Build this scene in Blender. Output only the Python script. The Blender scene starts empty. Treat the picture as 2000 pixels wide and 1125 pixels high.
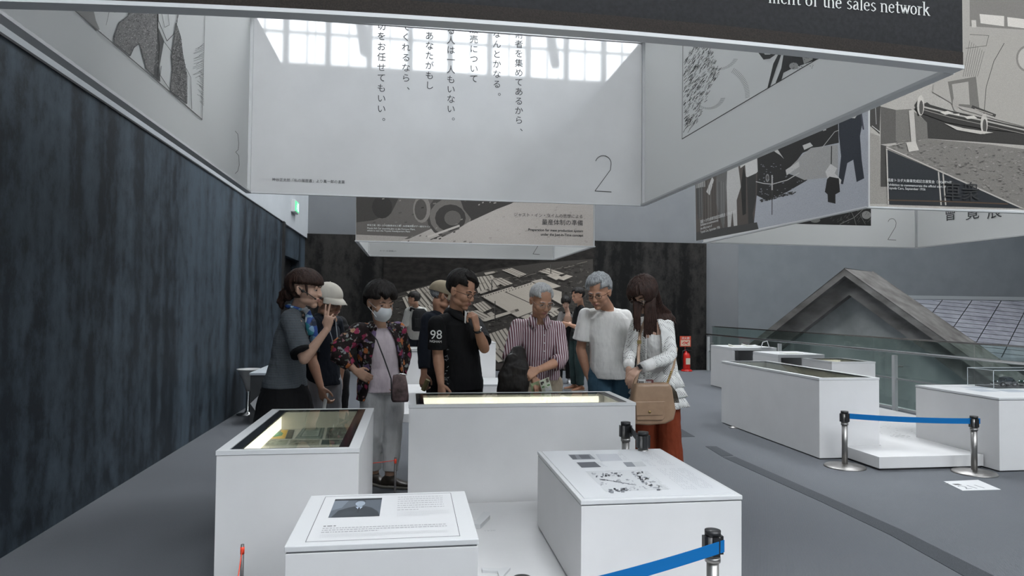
import bpy, bmesh, math, random
from mathutils import Vector as V, Matrix, noise
random.seed(7)
S = bpy.context.scene
COL = S.collection

# ------------------------------------------------------------------ camera
F_PX = 1333.0
PSI, PIT, ROL = math.radians(8.45), math.radians(1.65), math.radians(0.57)
EYE = V((0, 0, 1.4))
cf = V((math.sin(PSI)*math.cos(PIT), math.cos(PSI)*math.cos(PIT), math.sin(PIT)))
_r = V((math.cos(PSI), -math.sin(PSI), 0)); _u = _r.cross(cf)
cr = _r*math.cos(ROL) + _u*math.sin(ROL)
cu = -_r*math.sin(ROL) + _u*math.cos(ROL)
cam = bpy.data.objects.new('camera', bpy.data.cameras.new('camera'))
COL.objects.link(cam)
cam.matrix_world = Matrix(((cr.x, cu.x, -cf.x, EYE.x), (cr.y, cu.y, -cf.y, EYE.y), (cr.z, cu.z, -cf.z, EYE.z), (0, 0, 0, 1)))
cam.data.sensor_width = 36; cam.data.lens = 36*F_PX/2000
cam.data.clip_end = 200; cam.data.clip_start = 0.05
S.camera = cam

# ------------------------------------------------------------------ world, exposure, added lights
S.view_settings.view_transform = 'Standard'; S.view_settings.look = 'None'
S.view_settings.exposure = 0.12; S.view_settings.gamma = 1; S.view_settings.use_curve_mapping = False
S.cycles.use_denoising = True
S.cycles.max_bounces = 8
W = bpy.data.worlds.new('overcast_sky'); S.world = W; W.use_nodes = True
W.node_tree.nodes['Background'].inputs[0].default_value = (.75, .85, 1, 1)
W.node_tree.nodes['Background'].inputs[1].default_value = 1.0

def area(name, loc, target, sx, sy, power, color=(1, 1, 1)):
    l = bpy.data.lights.new(name, 'AREA'); l.shape = 'RECTANGLE'; l.size = sx; l.size_y = sy
    l.energy = power; l.color = color
    o = bpy.data.objects.new(name, l); COL.objects.link(o); o.location = loc
    o.rotation_euler = (V(target)-V(loc)).to_track_quat('-Z', 'Y').to_euler()
    return o
# added area lamps, one under each unseen skylight, to light the hall from above
SKY = (.93, .965, 1.0)
for k, (sx, sy, pw) in enumerate(((1.5, 11.0, 135), (8.0, 11.0, 130), (1.5, -4.3, 255), (9.0, -4.3, 300))):
    area('added_top_light', (sx, sy, 10.38), (sx, sy, 0), 3.2, 6.0, pw*1.0, SKY)
area('added_side_light', (19.6, 6, 6.5), (0, 6, 1.5), 14, 4, 300, SKY)  # added side lamp before the right wall, which has no window

# ------------------------------------------------------------------ pixel helpers (2000x1125 frame -> places)
def ray(x, y): return cf*F_PX + cr*(x-1000) + cu*(562.5-y)
def on_plane(x, y, p, n):
    d = ray(x, y); n = V(n); return EYE + d*((V(p)-EYE).dot(n)/d.dot(n))
def atz(x, y, z=0.0): return on_plane(x, y, (0, 0, z), (0, 0, 1))
def aty(x, y, Y): return on_plane(x, y, (0, Y, 0), (0, 1, 0))
def atx(x, y, X): return on_plane(x, y, (X, 0, 0), (1, 0, 0))

# ------------------------------------------------------------------ materials
def mat(name, color=(.8, .8, .8), rough=.5, metal=0.0, spec=.5, emit=None, es=1.0, coat=0, alpha=None):
    m = bpy.data.materials.new(name); m.use_nodes = True
    b = m.node_tree.nodes['Principled BSDF']
    b.inputs['Base Color'].default_value = (*color, 1); b.inputs['Roughness'].default_value = rough
    b.inputs['Metallic'].default_value = metal; b.inputs['Specular IOR Level'].default_value = spec
    b.inputs['Coat Weight'].default_value = coat
    if emit: b.inputs['Emission Color'].default_value = (*emit, 1); b.inputs['Emission Strength'].default_value = es
    return m
def nd(m, t, **kw):
    n = m.node_tree.nodes.new(t)
    for k, v in kw.items():
        if k in n.inputs: n.inputs[k].default_value = v
        else: setattr(n, k, v)
    return n
def lk(m, a, b): m.node_tree.links.new(a, b)
def bsdf(m): return m.node_tree.nodes['Principled BSDF']
def coords(m, scale=(1, 1, 1), kind='Object', rot=(0, 0, 0)):
    t = nd(m, 'ShaderNodeTexCoord'); p = nd(m, 'ShaderNodeMapping')
    p.inputs['Scale'].default_value = scale; p.inputs['Rotation'].default_value = rot
    lk(m, t.outputs[kind], p.inputs['Vector']); return p.outputs['Vector']
def ramp(m, fac, stops, interp='LINEAR'):
    r = nd(m, 'ShaderNodeValToRGB'); r.color_ramp.interpolation = interp
    e = r.color_ramp.elements
    while len(e) < len(stops): e.new(.5)
    for q, (p, c) in zip(e, stops):
        q.position = p; q.color = (*c, 1) if len(c) == 3 else c
    lk(m, fac, r.inputs['Fac']); return r.outputs['Color']
def noise_tex(m, vec, scale, detail=4, rough=.55):
    n = nd(m, 'ShaderNodeTexNoise'); n.inputs['Scale'].default_value = scale
    n.inputs['Detail'].default_value = detail; n.inputs['Roughness'].default_value = rough
    lk(m, vec, n.inputs['Vector']); return n.outputs['Fac']
def bump(m, h, strength=.3, dist=.01):
    b = nd(m, 'ShaderNodeBump'); b.inputs['Strength'].default_value = strength; b.inputs['Distance'].default_value = dist
    lk(m, h, b.inputs['Height']); lk(m, b.outputs['Normal'], bsdf(m).inputs['Normal'])
def mottled(name, c0, c1, scale, rough=.6, stretch=(1, 1, 1), bs=.1, lo=.35, hi=.65, detail=5, spec=.5):
    m = mat(name, c0, rough, spec=spec); v = coords(m, stretch)
    f = noise_tex(m, v, scale, detail)
    lk(m, ramp(m, f, [(lo, c0), (hi, c1)]), bsdf(m).inputs['Base Color'])
    if bs: bump(m, f, bs)
    return m
def cloth(name, c, rough=.85, fold=.5, weave=True, sheen=.15):
    m = mat(name, c, rough, spec=.2); v = coords(m, (1, 1, .35))
    f = noise_tex(m, v, 14, 3)
    r = ramp(m, f, [(.3, tuple(x*.9 for x in c)), (.7, tuple(min(1, x*1.06) for x in c))])
    lk(m, r, bsdf(m).inputs['Base Color']); bump(m, f, fold, .03)
    return m
def glass(name, tint=(.9, 1, .95), rough=0.0, mix=.9):
    m = bpy.data.materials.new(name); m.use_nodes = True; nt = m.node_tree; nt.nodes.clear()
    o = nt.nodes.new('ShaderNodeOutputMaterial'); t = nt.nodes.new('ShaderNodeBsdfTransparent'); g = nt.nodes.new('ShaderNodeBsdfGlossy')
    t.inputs[0].default_value = (*tint, 1); g.inputs['Roughness'].default_value = rough
    lw = nt.nodes.new('ShaderNodeLayerWeight'); pw = nt.nodes.new('ShaderNodeMath'); pw.operation = 'POWER'; pw.inputs[1].default_value = 5.0
    fr = nt.nodes.new('ShaderNodeMath'); fr.operation = 'MULTIPLY_ADD'; fr.inputs[1].default_value = .8; fr.inputs[2].default_value = .04
    lw.inputs['Blend'].default_value = .5
    nt.links.new(lw.outputs['Facing'], pw.inputs[0]); nt.links.new(pw.outputs[0], fr.inputs[0])
    mx = nt.nodes.new('ShaderNodeMixShader'); nt.links.new(fr.outputs[0], mx.inputs[0])
    nt.links.new(t.outputs[0], mx.inputs[1]); nt.links.new(g.outputs[0], mx.inputs[2]); nt.links.new(mx.outputs[0], o.inputs[0])
    return m

white_lam = mottled('white_laminate', (.585, .58, .58), (.615, .61, .61), 3, .45, bs=.0)
white_edge = mat('white_edge_board', (.55, .555, .56), .45)
panel_white = mat('white_vinyl_print', (.62, .62, .61), .42, spec=.3)
alu = mat('white_aluminium', (.50, .505, .51), .45, .15)
steel = mat('brushed_steel', (.30, .29, .28), .4, 1.0)
chrome = mat('polished_steel', (.7, .7, .7), .24, 1.0)
blackp = mat('black_plastic', (.012, .012, .013), .4)
black_glass = mat('black_glass_border', (.006, .006, .007), .12)
dark_gap = mat('dark_plinth_gap', (.05, .05, .055), .7); lip_gap = mat('grey_shadow_gap', (.22, .22, .23), .7)
led = mat('led_light_strip', (1, .97, .85), .5, emit=(1, .95, .79), es=2.3)
led_soft = mat('lit_case_liner', (.62, .59, .51), .6)
blue_belt = mat('blue_belt', (.004, .125, .36), .7, spec=.15)
case_glass = glass('case_glass', (.97, .99, .97))
rail_glass = glass('railing_glass', (.80, .875, .85))
red = mat('red_enamel', (.55, .02, .015), .35)
ink = mat('black_ink', (.02, .02, .022), .6)
ink_soft = mat('grey_ink', (.16, .17, .18), .6)
white_ink = mat('white_ink', (.62, .62, .60), .6)

# ------------------------------------------------------------------ mesh builder
class MB:
    def __init__(s): s.v = []; s.f = []; s.c = []
    def add(s, vs, fs, col=None):
        o = len(s.v); s.v += [V(p) for p in vs]; s.f += [tuple(i+o for i in f) for f in fs]; s.c += [col]*len(fs)
        return s
    def box(s, a, b, M=None, col=None):
        (x0, y0, z0), (x1, y1, z1) = a, b
        vs = [V((x, y, z)) for z in (z0, z1) for x, y in ((x0, y0), (x1, y0), (x1, y1), (x0, y1))]
        if M: vs = [M @ p for p in vs]
        return s.add(vs, [(3, 2, 1, 0), (4, 5, 6, 7), (0, 1, 5, 4), (1, 2, 6, 5), (2, 3, 7, 6), (3, 0, 4, 7)], col)
    def prism(s, pts, z0, z1, M=None):
        n = len(pts); vs = [V((x, y, z0)) for x, y in pts]+[V((x, y, z1)) for x, y in pts]
        if M: vs = [M @ p for p in vs]
        return s.add(vs, [tuple(range(n))[::-1], tuple(range(n, 2*n))]+[(i, (i+1) % n, n+(i+1) % n, n+i) for i in range(n)])
    def loft(s, secs, n=20, p=2.0):
        vs = []
        for c, ax, ay in secs:
            for i in range(n):
                a = 2*math.pi*i/n; ca, sa = math.cos(a), math.sin(a)
                if p != 2.0:
                    ca = math.copysign(abs(ca)**(2/p), ca); sa = math.copysign(abs(sa)**(2/p), sa)
                vs.append(V(c)+V(ax)*ca+V(ay)*sa)
        fs = [tuple(range(n))[::-1], tuple(range((len(secs)-1)*n, len(secs)*n))]
        for k in range(len(secs)-1):
            for i in range(n): fs.append((k*n+i, k*n+(i+1) % n, (k+1)*n+(i+1) % n, (k+1)*n+i))
        return s.add(vs, fs)
    def limb(s, pts, rad, n=14, ref=(0, 1, 0.13), flat=1.0, cap=True):
        pts = [V(p) for p in pts]; secs = []
        N = len(pts)
        def fr(d):
            a = d.cross(V(ref))
            if a.length < 1e-4: a = d.cross(V((1, 0, .2)))
            a.normalize(); b = d.cross(a).normalized(); return a, b
        for i, (p, r) in enumerate(zip(pts, rad)):
            d = (pts[min(i+1, N-1)]-pts[max(i-1, 0)]).normalized(); a, b = fr(d)
            if i == 0 and cap:
                for t in (-.92, -.6): k = math.sqrt(1-t*t); secs.append((p+d*r*t, a*r*k, b*r*k*flat))
            secs.append((p, a*r, b*r*flat))
            if i == N-1 and cap:
                for t in (.6, .92): k = math.sqrt(1-t*t); secs.append((p+d*r*t, a*r*k, b*r*k*flat))
        return s.loft(secs, n)
    def ell(s, c, r, M=None, n=16, m=12):
        vs = []; c = V(c)
        for j in range(m+1):
            ph = math.pi*j/m
            for i in range(n):
                a = 2*math.pi*i/n
                q = V((r[0]*math.sin(ph)*math.cos(a), r[1]*math.sin(ph)*math.sin(a), r[2]*math.cos(ph)))
                q = c+q
                vs.append(M @ q if M else q)
        fs = []
        for j in range(m):
            for i in range(n): fs.append((j*n+i, (j+1)*n+i, (j+1)*n+(i+1) % n, j*n+(i+1) % n))
        return s.add(vs, fs)
    def cyl(s, c, r, h, n=24, r2=None, axis=(0, 0, 1)):
        ax = V(axis).normalized(); a = ax.orthogonal().normalized(); b = ax.cross(a); r2 = r if r2 is None else r2
        return s.loft([(V(c), a*r, b*r), (V(c)+ax*h, a*r2, b*r2)], n)
    def lathe(s, c, prof, n=28):
        return s.loft([((c[0], c[1], c[2]+z), (r, 0, 0), (0, r, 0)) for r, z in prof], n)
    def poly(s, pts, col=None): return s.add(pts, [tuple(range(len(pts)))], col)
    def strip(s, pts, w, nrm, col=None):
        pts = [V(p) for p in pts]; nrm = V(nrm); L = []
        for i, p in enumerate(pts):
            d = (pts[min(i+1, len(pts)-1)]-pts[max(0, i-1)]).normalized(); t = d.cross(nrm).normalized()*w/2
            L.append((p-t, p+t))
        for i in range(len(L)-1): s.add([L[i][0], L[i+1][0], L[i+1][1], L[i][1]], [(0, 1, 2, 3)], col)
        return s
    def build(s, name, m, parent=None, smooth=False, remesh=None, disp=None, bevel=None, sm=0):
        me = bpy.data.meshes.new(name)
        if parent is not None:
            off = org(parent)
        else:
            xs = [p.x for p in s.v]; ys = [p.y for p in s.v]; zs = [p.z for p in s.v]
            off = V(((min(xs)+max(xs))/2, (min(ys)+max(ys))/2, min(zs)))
        me.from_pydata([tuple(p-off) for p in s.v], [], s.f)
        if any(c is not None for c in s.c):
            at = me.color_attributes.new('Col', 'FLOAT_COLOR', 'CORNER'); k = 0
            for pl, c in zip(me.polygons, s.c):
                for _ in range(pl.loop_total): at.data[k].color = (*(c or (0, 0, 0)), 1); k += 1
        me.materials.append(m)
        o = bpy.data.objects.new(name, me); COL.objects.link(o)
        if parent is not None: o.parent = parent; o['_o'] = tuple(off)
        else: o.location = off; o['_o'] = tuple(off)
        if smooth:
            for pl in me.polygons: pl.use_smooth = True
        if bevel:
            b = o.modifiers.new('bevel', 'BEVEL'); b.width = bevel; b.segments = 2; b.limit_method = 'ANGLE'
        if remesh:
            r = o.modifiers.new('remesh', 'REMESH'); r.mode = 'VOXEL'; r.voxel_size = remesh; r.use_smooth_shade = True
            if sm: q = o.modifiers.new('smooth', 'SMOOTH'); q.iterations = sm; q.factor = .5
        if disp:
            st, sc = disp[:2]
            key = 'folds_%g' % sc
            t = bpy.data.textures.get(key)
            if not t: t = bpy.data.textures.new(key, 'CLOUDS'); t.noise_scale = sc; t.noise_depth = 2
            d = o.modifiers.new('folds', 'DISPLACE'); d.texture = t; d.strength = st; d.mid_level = .5; d.texture_coords = 'LOCAL'
        return o
def org(o): return V(o['_o'])
def empty(name, loc, label, cat, group=None):
    o = bpy.data.objects.new(name, None); COL.objects.link(o); o.location = loc; o['_o'] = tuple(loc)
    o['label'] = label; o['category'] = cat
    if group: o['group'] = group
    o.empty_display_size = .1
    return o
def tag(o, label, cat=None, group=None):
    o['label'] = label
    if cat: o['category'] = cat
    if group: o['group'] = group
    return o
def struct(o): o['kind'] = 'structure'; return o
def rotM(c, ang, axis='Z'): return Matrix.Translation(V(c)) @ Matrix.Rotation(ang, 4, axis)

def print_mat(name, rough=.42, grain=.12, gs=260):
    m = mat(name, (1, 1, 1), rough, spec=.13); a = nd(m, 'ShaderNodeVertexColor'); a.layer_name = 'Col'
    v = coords(m); f = noise_tex(m, v, gs, 2)
    g = ramp(m, f, [(.3, (1-grain*3,)*3), (.7, (1+grain,)*3)])
    x = nd(m, 'ShaderNodeMixRGB'); x.blend_type = 'MULTIPLY'; x.inputs[0].default_value = 1
    lk(m, a.outputs[0], x.inputs[1]); lk(m, g, x.inputs[2]); lk(m, x.outputs[0], bsdf(m).inputs['Base Color'])
    return m
print_photo = print_mat('grainy_photo_print', .42, .13, 330)
print_fine = print_mat('fine_print', .4, .03, 400)

def text(body, loc, right, up, size, m, parent, align='LEFT', name='lettering', bold=0.0, space=1.0, line=1.0):
    cu_ = bpy.data.curves.new(name, 'FONT'); cu_.body = body; cu_.size = size; cu_.align_x = align; cu_.offset = bold
    cu_.space_character = space; cu_.space_line = line; cu_.resolution_u = 3
    t = bpy.data.objects.new(name, cu_); COL.objects.link(t)
    me = bpy.data.meshes.new_from_object(t.evaluated_get(bpy.context.evaluated_depsgraph_get()))
    bpy.data.objects.remove(t); bpy.data.curves.remove(cu_)
    R, U = V(right).normalized(), V(up).normalized(); N = R.cross(U)
    M = Matrix(((R.x, U.x, N.x, 0), (R.y, U.y, N.y, 0), (R.z, U.z, N.z, 0), (0, 0, 0, 1)))
    off = org(parent)
    me.transform(Matrix.Translation(V(loc)-off) @ M)
    me.materials.clear(); me.materials.append(m)
    o = bpy.data.objects.new(name, me); COL.objects.link(o); o.parent = parent; o['_o'] = tuple(off)
    return o
# ================================================================== THE HALL
def metal_cladding(name, c0, c1, rough, sp=.35):
    m = mat(name, c0, rough, spec=sp); v = coords(m, (1, 1, .35))
    f1 = noise_tex(m, coords(m, (1, 1, .6)), 7.5, 10, .74); f2 = noise_tex(m, coords(m, (1, 1, .07)), 2.6, 3)
    mx = nd(m, 'ShaderNodeMath', operation='MULTIPLY'); lk(m, f1, mx.inputs[0]); lk(m, f2, mx.inputs[1])
    mid = tuple((a+b)/2 for a, b in zip(c0, c1))
    lk(m, ramp(m, mx.outputs[0], [(.19, c0), (.255, mid), (.27, tuple((a*.4+b*.6) for a, b in zip(c0, c1))), (.36, c1)]), bsdf(m).inputs['Base Color'])
    r = nd(m, 'ShaderNodeMapRange'); r.inputs['To Min'].default_value = rough-.1; r.inputs['To Max'].default_value = rough+.15
    lk(m, f1, r.inputs['Value']); lk(m, r.outputs[0], bsdf(m).inputs['Roughness']); bump(m, f1, .08); return m
clad_left = metal_cladding('blue_black_mottled_cladding', (.012, .017, .023), (.056, .077, .098), .5, .25)
clad_back = metal_cladding('charcoal_mottled_cladding', (.0055, .0055, .0055), (.030, .028, .026), .7, .12)
wall_grey = mottled('grey_painted_wall', (.17, .185, .20), (.19, .205, .22), 2, .7, bs=.02)
wall_light = mottled('light_painted_wall', (.38, .40, .42), (.41, .43, .45), 2, .7, bs=.02)

carpet = mat('grey_ribbed_carpet', (.16, .17, .185), .95, spec=.1)
_v = coords(carpet); _n = noise_tex(carpet, _v, 260, 3); _n2 = noise_tex(carpet, _v, 1.3, 3)
_w = nd(carpet, 'ShaderNodeTexWave'); _w.inputs['Scale'].default_value = 42; _w.inputs['Distortion'].default_value = .6
_w.inputs['Detail'].default_value = 1; lk(carpet, coords(carpet, (1, 1, 1), rot=(0, 0, .5)), _w.inputs['Vector'])
_m = nd(carpet, 'ShaderNodeMath', operation='ADD'); lk(carpet, _n, _m.inputs[0]); lk(carpet, _w.outputs['Fac'], _m.inputs[1])
_k = nd(carpet, 'ShaderNodeMath', operation='MULTIPLY_ADD'); lk(carpet, _n2, _k.inputs[0]); _k.inputs[1].default_value = .35; lk(carpet, _m.outputs[0], _k.inputs[2])
lk(carpet, ramp(carpet, _k.outputs[0], [(.45, (.060, .065, .073)), (1.0, (.125, .131, .142))]), bsdf(carpet).inputs['Base Color'])
bump(carpet, _m.outputs[0], .25, .003)
carpet_dark = mottled('dark_carpet_tile', (.026, .030, .036), (.055, .060, .068), 240, .95, bs=.1)

struct(MB().box((-5.2, -8.2, -.3), (6.95, 15.3, 0)).build('floor', carpet))
struct(MB().box((6.95, -8.2, -4.3), (20.3, 19.3, -4)).build('floor_lower', mottled('concrete_floor', (.2, .2, .2), (.26, .26, .26), 3)))
struct(MB().box((-2.5, 2.3, 0), (-2.2, 12.2, 2.84)).box((-2.5, 14.3, 0), (-2.24, 15.05, 2.84)).box((-2.5, 12.2, 2.3), (-2.24, 14.3, 2.84)).build('wall_left', clad_left))
struct(MB().box((-5.2, -8.2, 0), (-5.0, 2.3, 10.5)).box((-5.0, 2.3, 0), (-2.5, 2.5, 10.5)).build('wall_left_rear', wall_light))
struct(MB().box((-2.55, 2.3, 2.84), (-2.2, 15.1, 10.5)).build('wall_left_upper', wall_light))
struct(MB().box((-2.5, 12.25, 0), (-2.4, 14.3, 2.3)).build('door_1', mat('black_door', (.008, .008, .009), .5)))
struct(MB().box((-2.26, 12.18, 0), (-2.17, 12.32, 2.85)).build('trim_1', mat('black_trim', (.01, .01, .011), .5)))
struct(MB().box((-2.198, 2.3, 2.835), (-2.19, 12.18, 2.85)).build('trim_2', mat('black_line', (.015, .015, .018), .5)))
struct(MB().box((-2.5, 15.02, 0), (6.8, 15.1, 2.94)).build('wall_back', clad_back))
struct(MB().box((-2.5, 15.1, -4.3), (7.63, 15.4, 10.5)).build('wall_back_upper', mottled('pale_painted_wall', (.115, .121, .128), (.127, .133, .140), 2, .7, bs=.02)))
struct(MB().box((7.63, 19, -4.3), (20.3, 19.3, 10.5)).box((7.6, 15.4, -4.3), (7.63, 19, 10.5)).build('wall_back_far', wall_grey))
struct(MB().box((20, -8.2, -4.3), (20.3, 19.3, 10.5)).build('wall_right', wall_grey))
struct(MB().box((-5.2, -8.3, -4.3), (20.3, -8.1, 8.3)).box((-5.2, -8.3, 9.95), (20.3, -8.1, 10.6)).build('wall_front', wall_grey))
struct(MB().box((-5.2, -8.3, 10.5), (20.3, 19.3, 10.7)).build('ceiling', mottled('ceiling_paint', (.42, .43, .44), (.46, .47, .48), 2)))
pane = mat('daylit_frosted_pane', (.9, .95, 1), .6, emit=(.93, .97, 1.0), es=12.0)
fr_m = mat('window_frame_grey', (.25, .26, .27), .5)
for k in range(10):
    x0 = -4.79+k*2.34
    f = struct(MB().box((x0, -8.28, 8.3), (x0+2.34, -8.24, 9.95)).build('window_%d' % (k+1), pane))
    g = MB()
    for zz in (8.3, 9.22, 9.92): g.box((x0, -8.2, zz-.02), (x0+2.34, -8.08, zz+.03))
    for q in range(5):
        w = .16 if q in (0, 2) else .03
        g.box((x0+q*.585-w/2, -8.2, 8.3), (x0+q*.585+w/2, -8.06, 9.95))
    g.build('window_frame', fr_m, f)
for k, (sx, sy) in enumerate(((1.5, 11.0), (8.0, 11.0), (1.5, -4.3), (9.0, -4.3))):  # glowing skylights out of view, added and placed to light the hall
    f = struct(MB().box((sx-1.7, sy-3.1, 10.46), (sx+1.7, sy+3.1, 10.49)).build('window_%d' % (k+11), pane))
    g = MB()
    for q in range(4): g.box((sx-1.7+q*1.13, sy-3.1, 10.4), (sx-1.65+q*1.13, sy+3.1, 10.46))
    g.build('window_frame', fr_m, f)
# roof trusses behind the camera (their outlines show mirrored in the glossy hanging panel)
tr_m = mat('painted_truss_steel', (.36, .37, .38), .5)
for ti, (y, nm) in enumerate(((-3.0, 'nearer the window wall'),)):
    t = empty('roof_truss', (7, y, 8.9), 'painted steel roof truss with raking struts high under the ceiling', 'truss')
    MB().box((-2.2, y-.1, 10.25), (20, y+.1, 10.5)).build('top_chord', tr_m, t)
    for x in (-3.9, -1.6, 2.6, 6.8, 11.0):
        MB().limb([(x, y, 10.3), (x+.55, y, 6.9)], [.11, .11], 8).build('strut', tr_m, t)

# carpet inlays of darker tile
INL = [2]
def inlay(pts, label, z=.003):
    INL[0] += 1; o = MB().prism([(p.x, p.y) for p in [atz(*q) for q in pts]], 0, z).build('trim_%d' % INL[0], carpet_dark)
    o['kind'] = 'structure'; return o
inlay([(1378, 872), (1399, 872), (1432, 890), (1410, 892)], '')
inlay([(1412, 893.5), (1436, 892.5), (1625, 975), (1760, 1035), (1950, 1130), (1890, 1130), (1740, 1046), (1607, 982)], '')
inlay([(1318, 838), (1331, 838), (1357, 853), (1322, 854)], '')

# mural of an aerial factory view on the back wall
def mural():
    Yp = 15.015
    root = empty('wall_mural', (1.75, 15.015, 0), 'huge sepia aerial photograph of long factory roofs covering the dark back wall', 'mural', None)
    MB().box((-.59, 15.0, 0), (4.11, 15.018, 2.83)).build('mural_board', mottled('mural_dark_ground', (.012, .011, .010), (.026, .023, .021), 5, .8, (1, 1, 2), bs=0, spec=.1), root)
    g = MB(); lay = [14.998]
    def P(x, y): lay_y = lay[0]; return aty(x, y, lay_y)
    def q(pts, c):
        lay[0] -= .000006
        g.poly([P(*p) for p in pts], c)
    lab = lambda u, v: (780+u/3.629, 490+v/3.629)
    # lighter land
    q([(751, 582), (800, 566), (880, 545), (960, 526), (1060, 513), (1158, 506), (1158, 722), (751, 722)], (.050, .045, .040))
    rnd = random.Random(3)
    for _ in range(2800):
        x = rnd.uniform(752, 1150); y = rnd.uniform(515, 718)
        if y < 588-(x-751)*.2: continue
        w = rnd.uniform(1, 7); h = rnd.uniform(.5, 2.2); c = rnd.choice([.025, .04, .08, .13, .05, .10]); sk = rnd.uniform(-1, 2)
        q([(x, y), (x+w, y+sk*.4), (x+w, y+h+sk*.4), (x, y+h)], (c, c*.9, c*.8))
    roof = (.42, .375, .32); shade = (.075, .066, .058)
    def block(a, b, c, d, n, gap=.22, ed=True):
        # strips run a->d ; stacked along a->b
        a, b, c, d = [V(lab(*t)) for t in (a, b, c, d)]
        q([a, b, c, d], (.10, .088, .076))
        for i in range(n):
            t0, t1 = i/n, (i+1-gap)/n
            p0, p1 = a.lerp(b, t0), a.lerp(b, t1); r0, r1 = d.lerp(c, t0), d.lerp(c, t1)
            k = rnd.uniform(.85, 1.1)
            q([p0, p1, r1, r0], tuple(x*k for x in roof))
            mid0, mid1 = p0.lerp(p1, .85), r0.lerp(r1, .85)
            q([mid0, p1, r1, mid1], tuple(x*.7 for x in roof))
    def flat(a, b, c, d, dots=0):
        pts = [V(lab(*t)) for t in (a, b, c, d)]
        q([p+V((0, 1.6)) for p in pts], shade); q(pts, roof)
        for i in range(24):
            t = (i+.5)/24; s = rnd.uniform(.0, .25); e = s+rnd.uniform(.1, .5)
            p0 = pts[0].lerp(pts[1], t); p1 = pts[3].lerp(pts[2], t)
            q([p0.lerp(p1, s), p0.lerp(p1, s)+V((.5, -.2)), p0.lerp(p1, e)+V((.5, -.2)), p0.lerp(p1, e)], tuple(x*.86 for x in roof))
        for i in range(dots):
            t = (i+.5)/dots; p = pts[0].lerp(pts[1], t)+V((0, 2.2))
            q([p, p+V((2.4, -.9)), p+V((2.4, .5)), p+V((0, 1.4))], (.03, .027, .024))
    block((50, 290), (150, 262), (240, 385), (165, 405), 3, .3)
    block((150, 265), (260, 232), (345, 330), (245, 375), 5)
    block((600, 155), (690, 140), (700, 150), (612, 172), 1)
    block((725, 135), (800, 120), (905, 165), (850, 188), 4)
    block((520, 190), (660, 170), (720, 235), (560, 300), 6)
    block((640, 195), (730, 190), (810, 230), (745, 250), 3)
    block((560, 290), (700, 245), (715, 260), (575, 305), 2)
    block((985, 145), (1060, 120), (1175, 160), (1100, 180), 3)
    flat((1045, 175), (1100, 160), (1165, 190), (1110, 205))
    flat((1120, 195), (1185, 168), (1230, 180), (1165, 208))
    block((20, 330), (60, 318), (110, 400), (60, 420), 2)
    block((180, 400), (245, 372), (300, 430), (230, 460), 3)
    block((330, 215), (440, 195), (455, 215), (340, 240), 2)
    block((350, 245), (480, 225), (540, 300), (420, 340), 5)
    block((400, 350), (470, 330), (520, 375), (450, 400), 3)
    block((880, 740), (960, 700), (1040, 760), (960, 800), 3)
    block((560, 640), (625, 610), (680, 690), (610, 720), 3)
    block((1030, 420), (1100, 400), (1150, 440), (1090, 470), 3)
    flat((580, 320), (800, 252), (1020, 400), (840, 470), 12)
    flat((745, 285), (960, 215), (1120, 300), (1000, 400), 10)
    flat((935, 215), (1010, 198), (1145, 250), (1075, 270))
    flat((1085, 270), (1150, 290), (1150, 380), (1060, 330))
    block((520, 380), (600, 355), (660, 405), (585, 440), 4)
    block((470, 430), (560, 420), (680, 480), (600, 500), 3)
    flat((620, 445), (650, 430), (680, 450), (650, 468))
    block((600, 480), (840, 410), (850, 425), (610, 500), 1, .1)
    block((630, 590), (760, 545), (830, 640), (690, 700), 5)
    block((640, 720), (780, 660), (880, 740), (700, 790), 4)
    block((860, 470), (1060, 385), (1150, 400), (940, 500), 3)
    block((420, 170), (520, 155), (560, 165), (430, 185), 2)
    for (x, y0, y1) in ((655, 205, 285), (678, 355, 495), (1073, 95, 160)):
        (px, a), (_, b) = lab(x, y0), lab(x, y1)
        q([(px-.8, a), (px+.8, a), (px+1.1, b), (px-1.1, b)], (.10, .09, .08))
        q([(px, a), (px+.8, a), (px+1.1, b), (px, b)], (.03, .03, .03))
    for i in range(16):
        x = 752+i*25; y = 588-(x-751)*.19+rnd.uniform(-3, 4)
        q([(x, y), (x+20, y-5), (x+20, y-4), (x, y+1)], (.16, .14, .12))
    q([(840, 712), (1158, 706), (1158, 722), (840, 722)], (.06, .05, .045))
    g.build('mural_print', print_mat('mural_print_ink', .8, .05, 90), root)
mural()

# ------------------------------------------------------------------ glass railing
def railing():
    r = empty('glass_railing', (6.9, 9, 0), 'long glass railing with polished steel handrails along the edge of the floor', 'railing')
    x = 6.93; ys = [15.0-i*1.86 for i in range(0, 13)]
    for i in range(len(ys)-1):
        MB().box((x, ys[i+1]+.012, .02), (x+.016, ys[i]-.012, 1.0)).build('glass_pane', rail_glass, r)
    for i, y in enumerate(ys[1:]):
        pass
    MB().box((x-.01, ys[-1], 1.0), (x+.026, ys[0], 1.022)).build('top_cap', chrome, r)
    MB().box((x-.03, ys[-1], 0), (x+.05, ys[0], .03)).build('floor_channel', alu, r)
    MB().limb([(x-.14, ys[0]+.02, .83), (x-.14, ys[-1], .83)], [.021, .021], 12).build('handrail', chrome, r)
    MB().limb([(x-.12, ys[0]+.02, .45), (x-.12, ys[-1], .45)], [.014, .014], 10).build('lower_rail', chrome, r)
    for i, y in enumerate([14.93]+[14.9-k*3.05 for k in range(1, 7)]):
        p = MB().box((x-.15, y-.03, 0), (x-.10, y+.03, .78)).build('post', alu, r)
        MB().cyl((x-.10, y, .62), .012, .10, axis=(1, 0, 0)).build('glass_clamp', steel, p)
railing()

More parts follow.
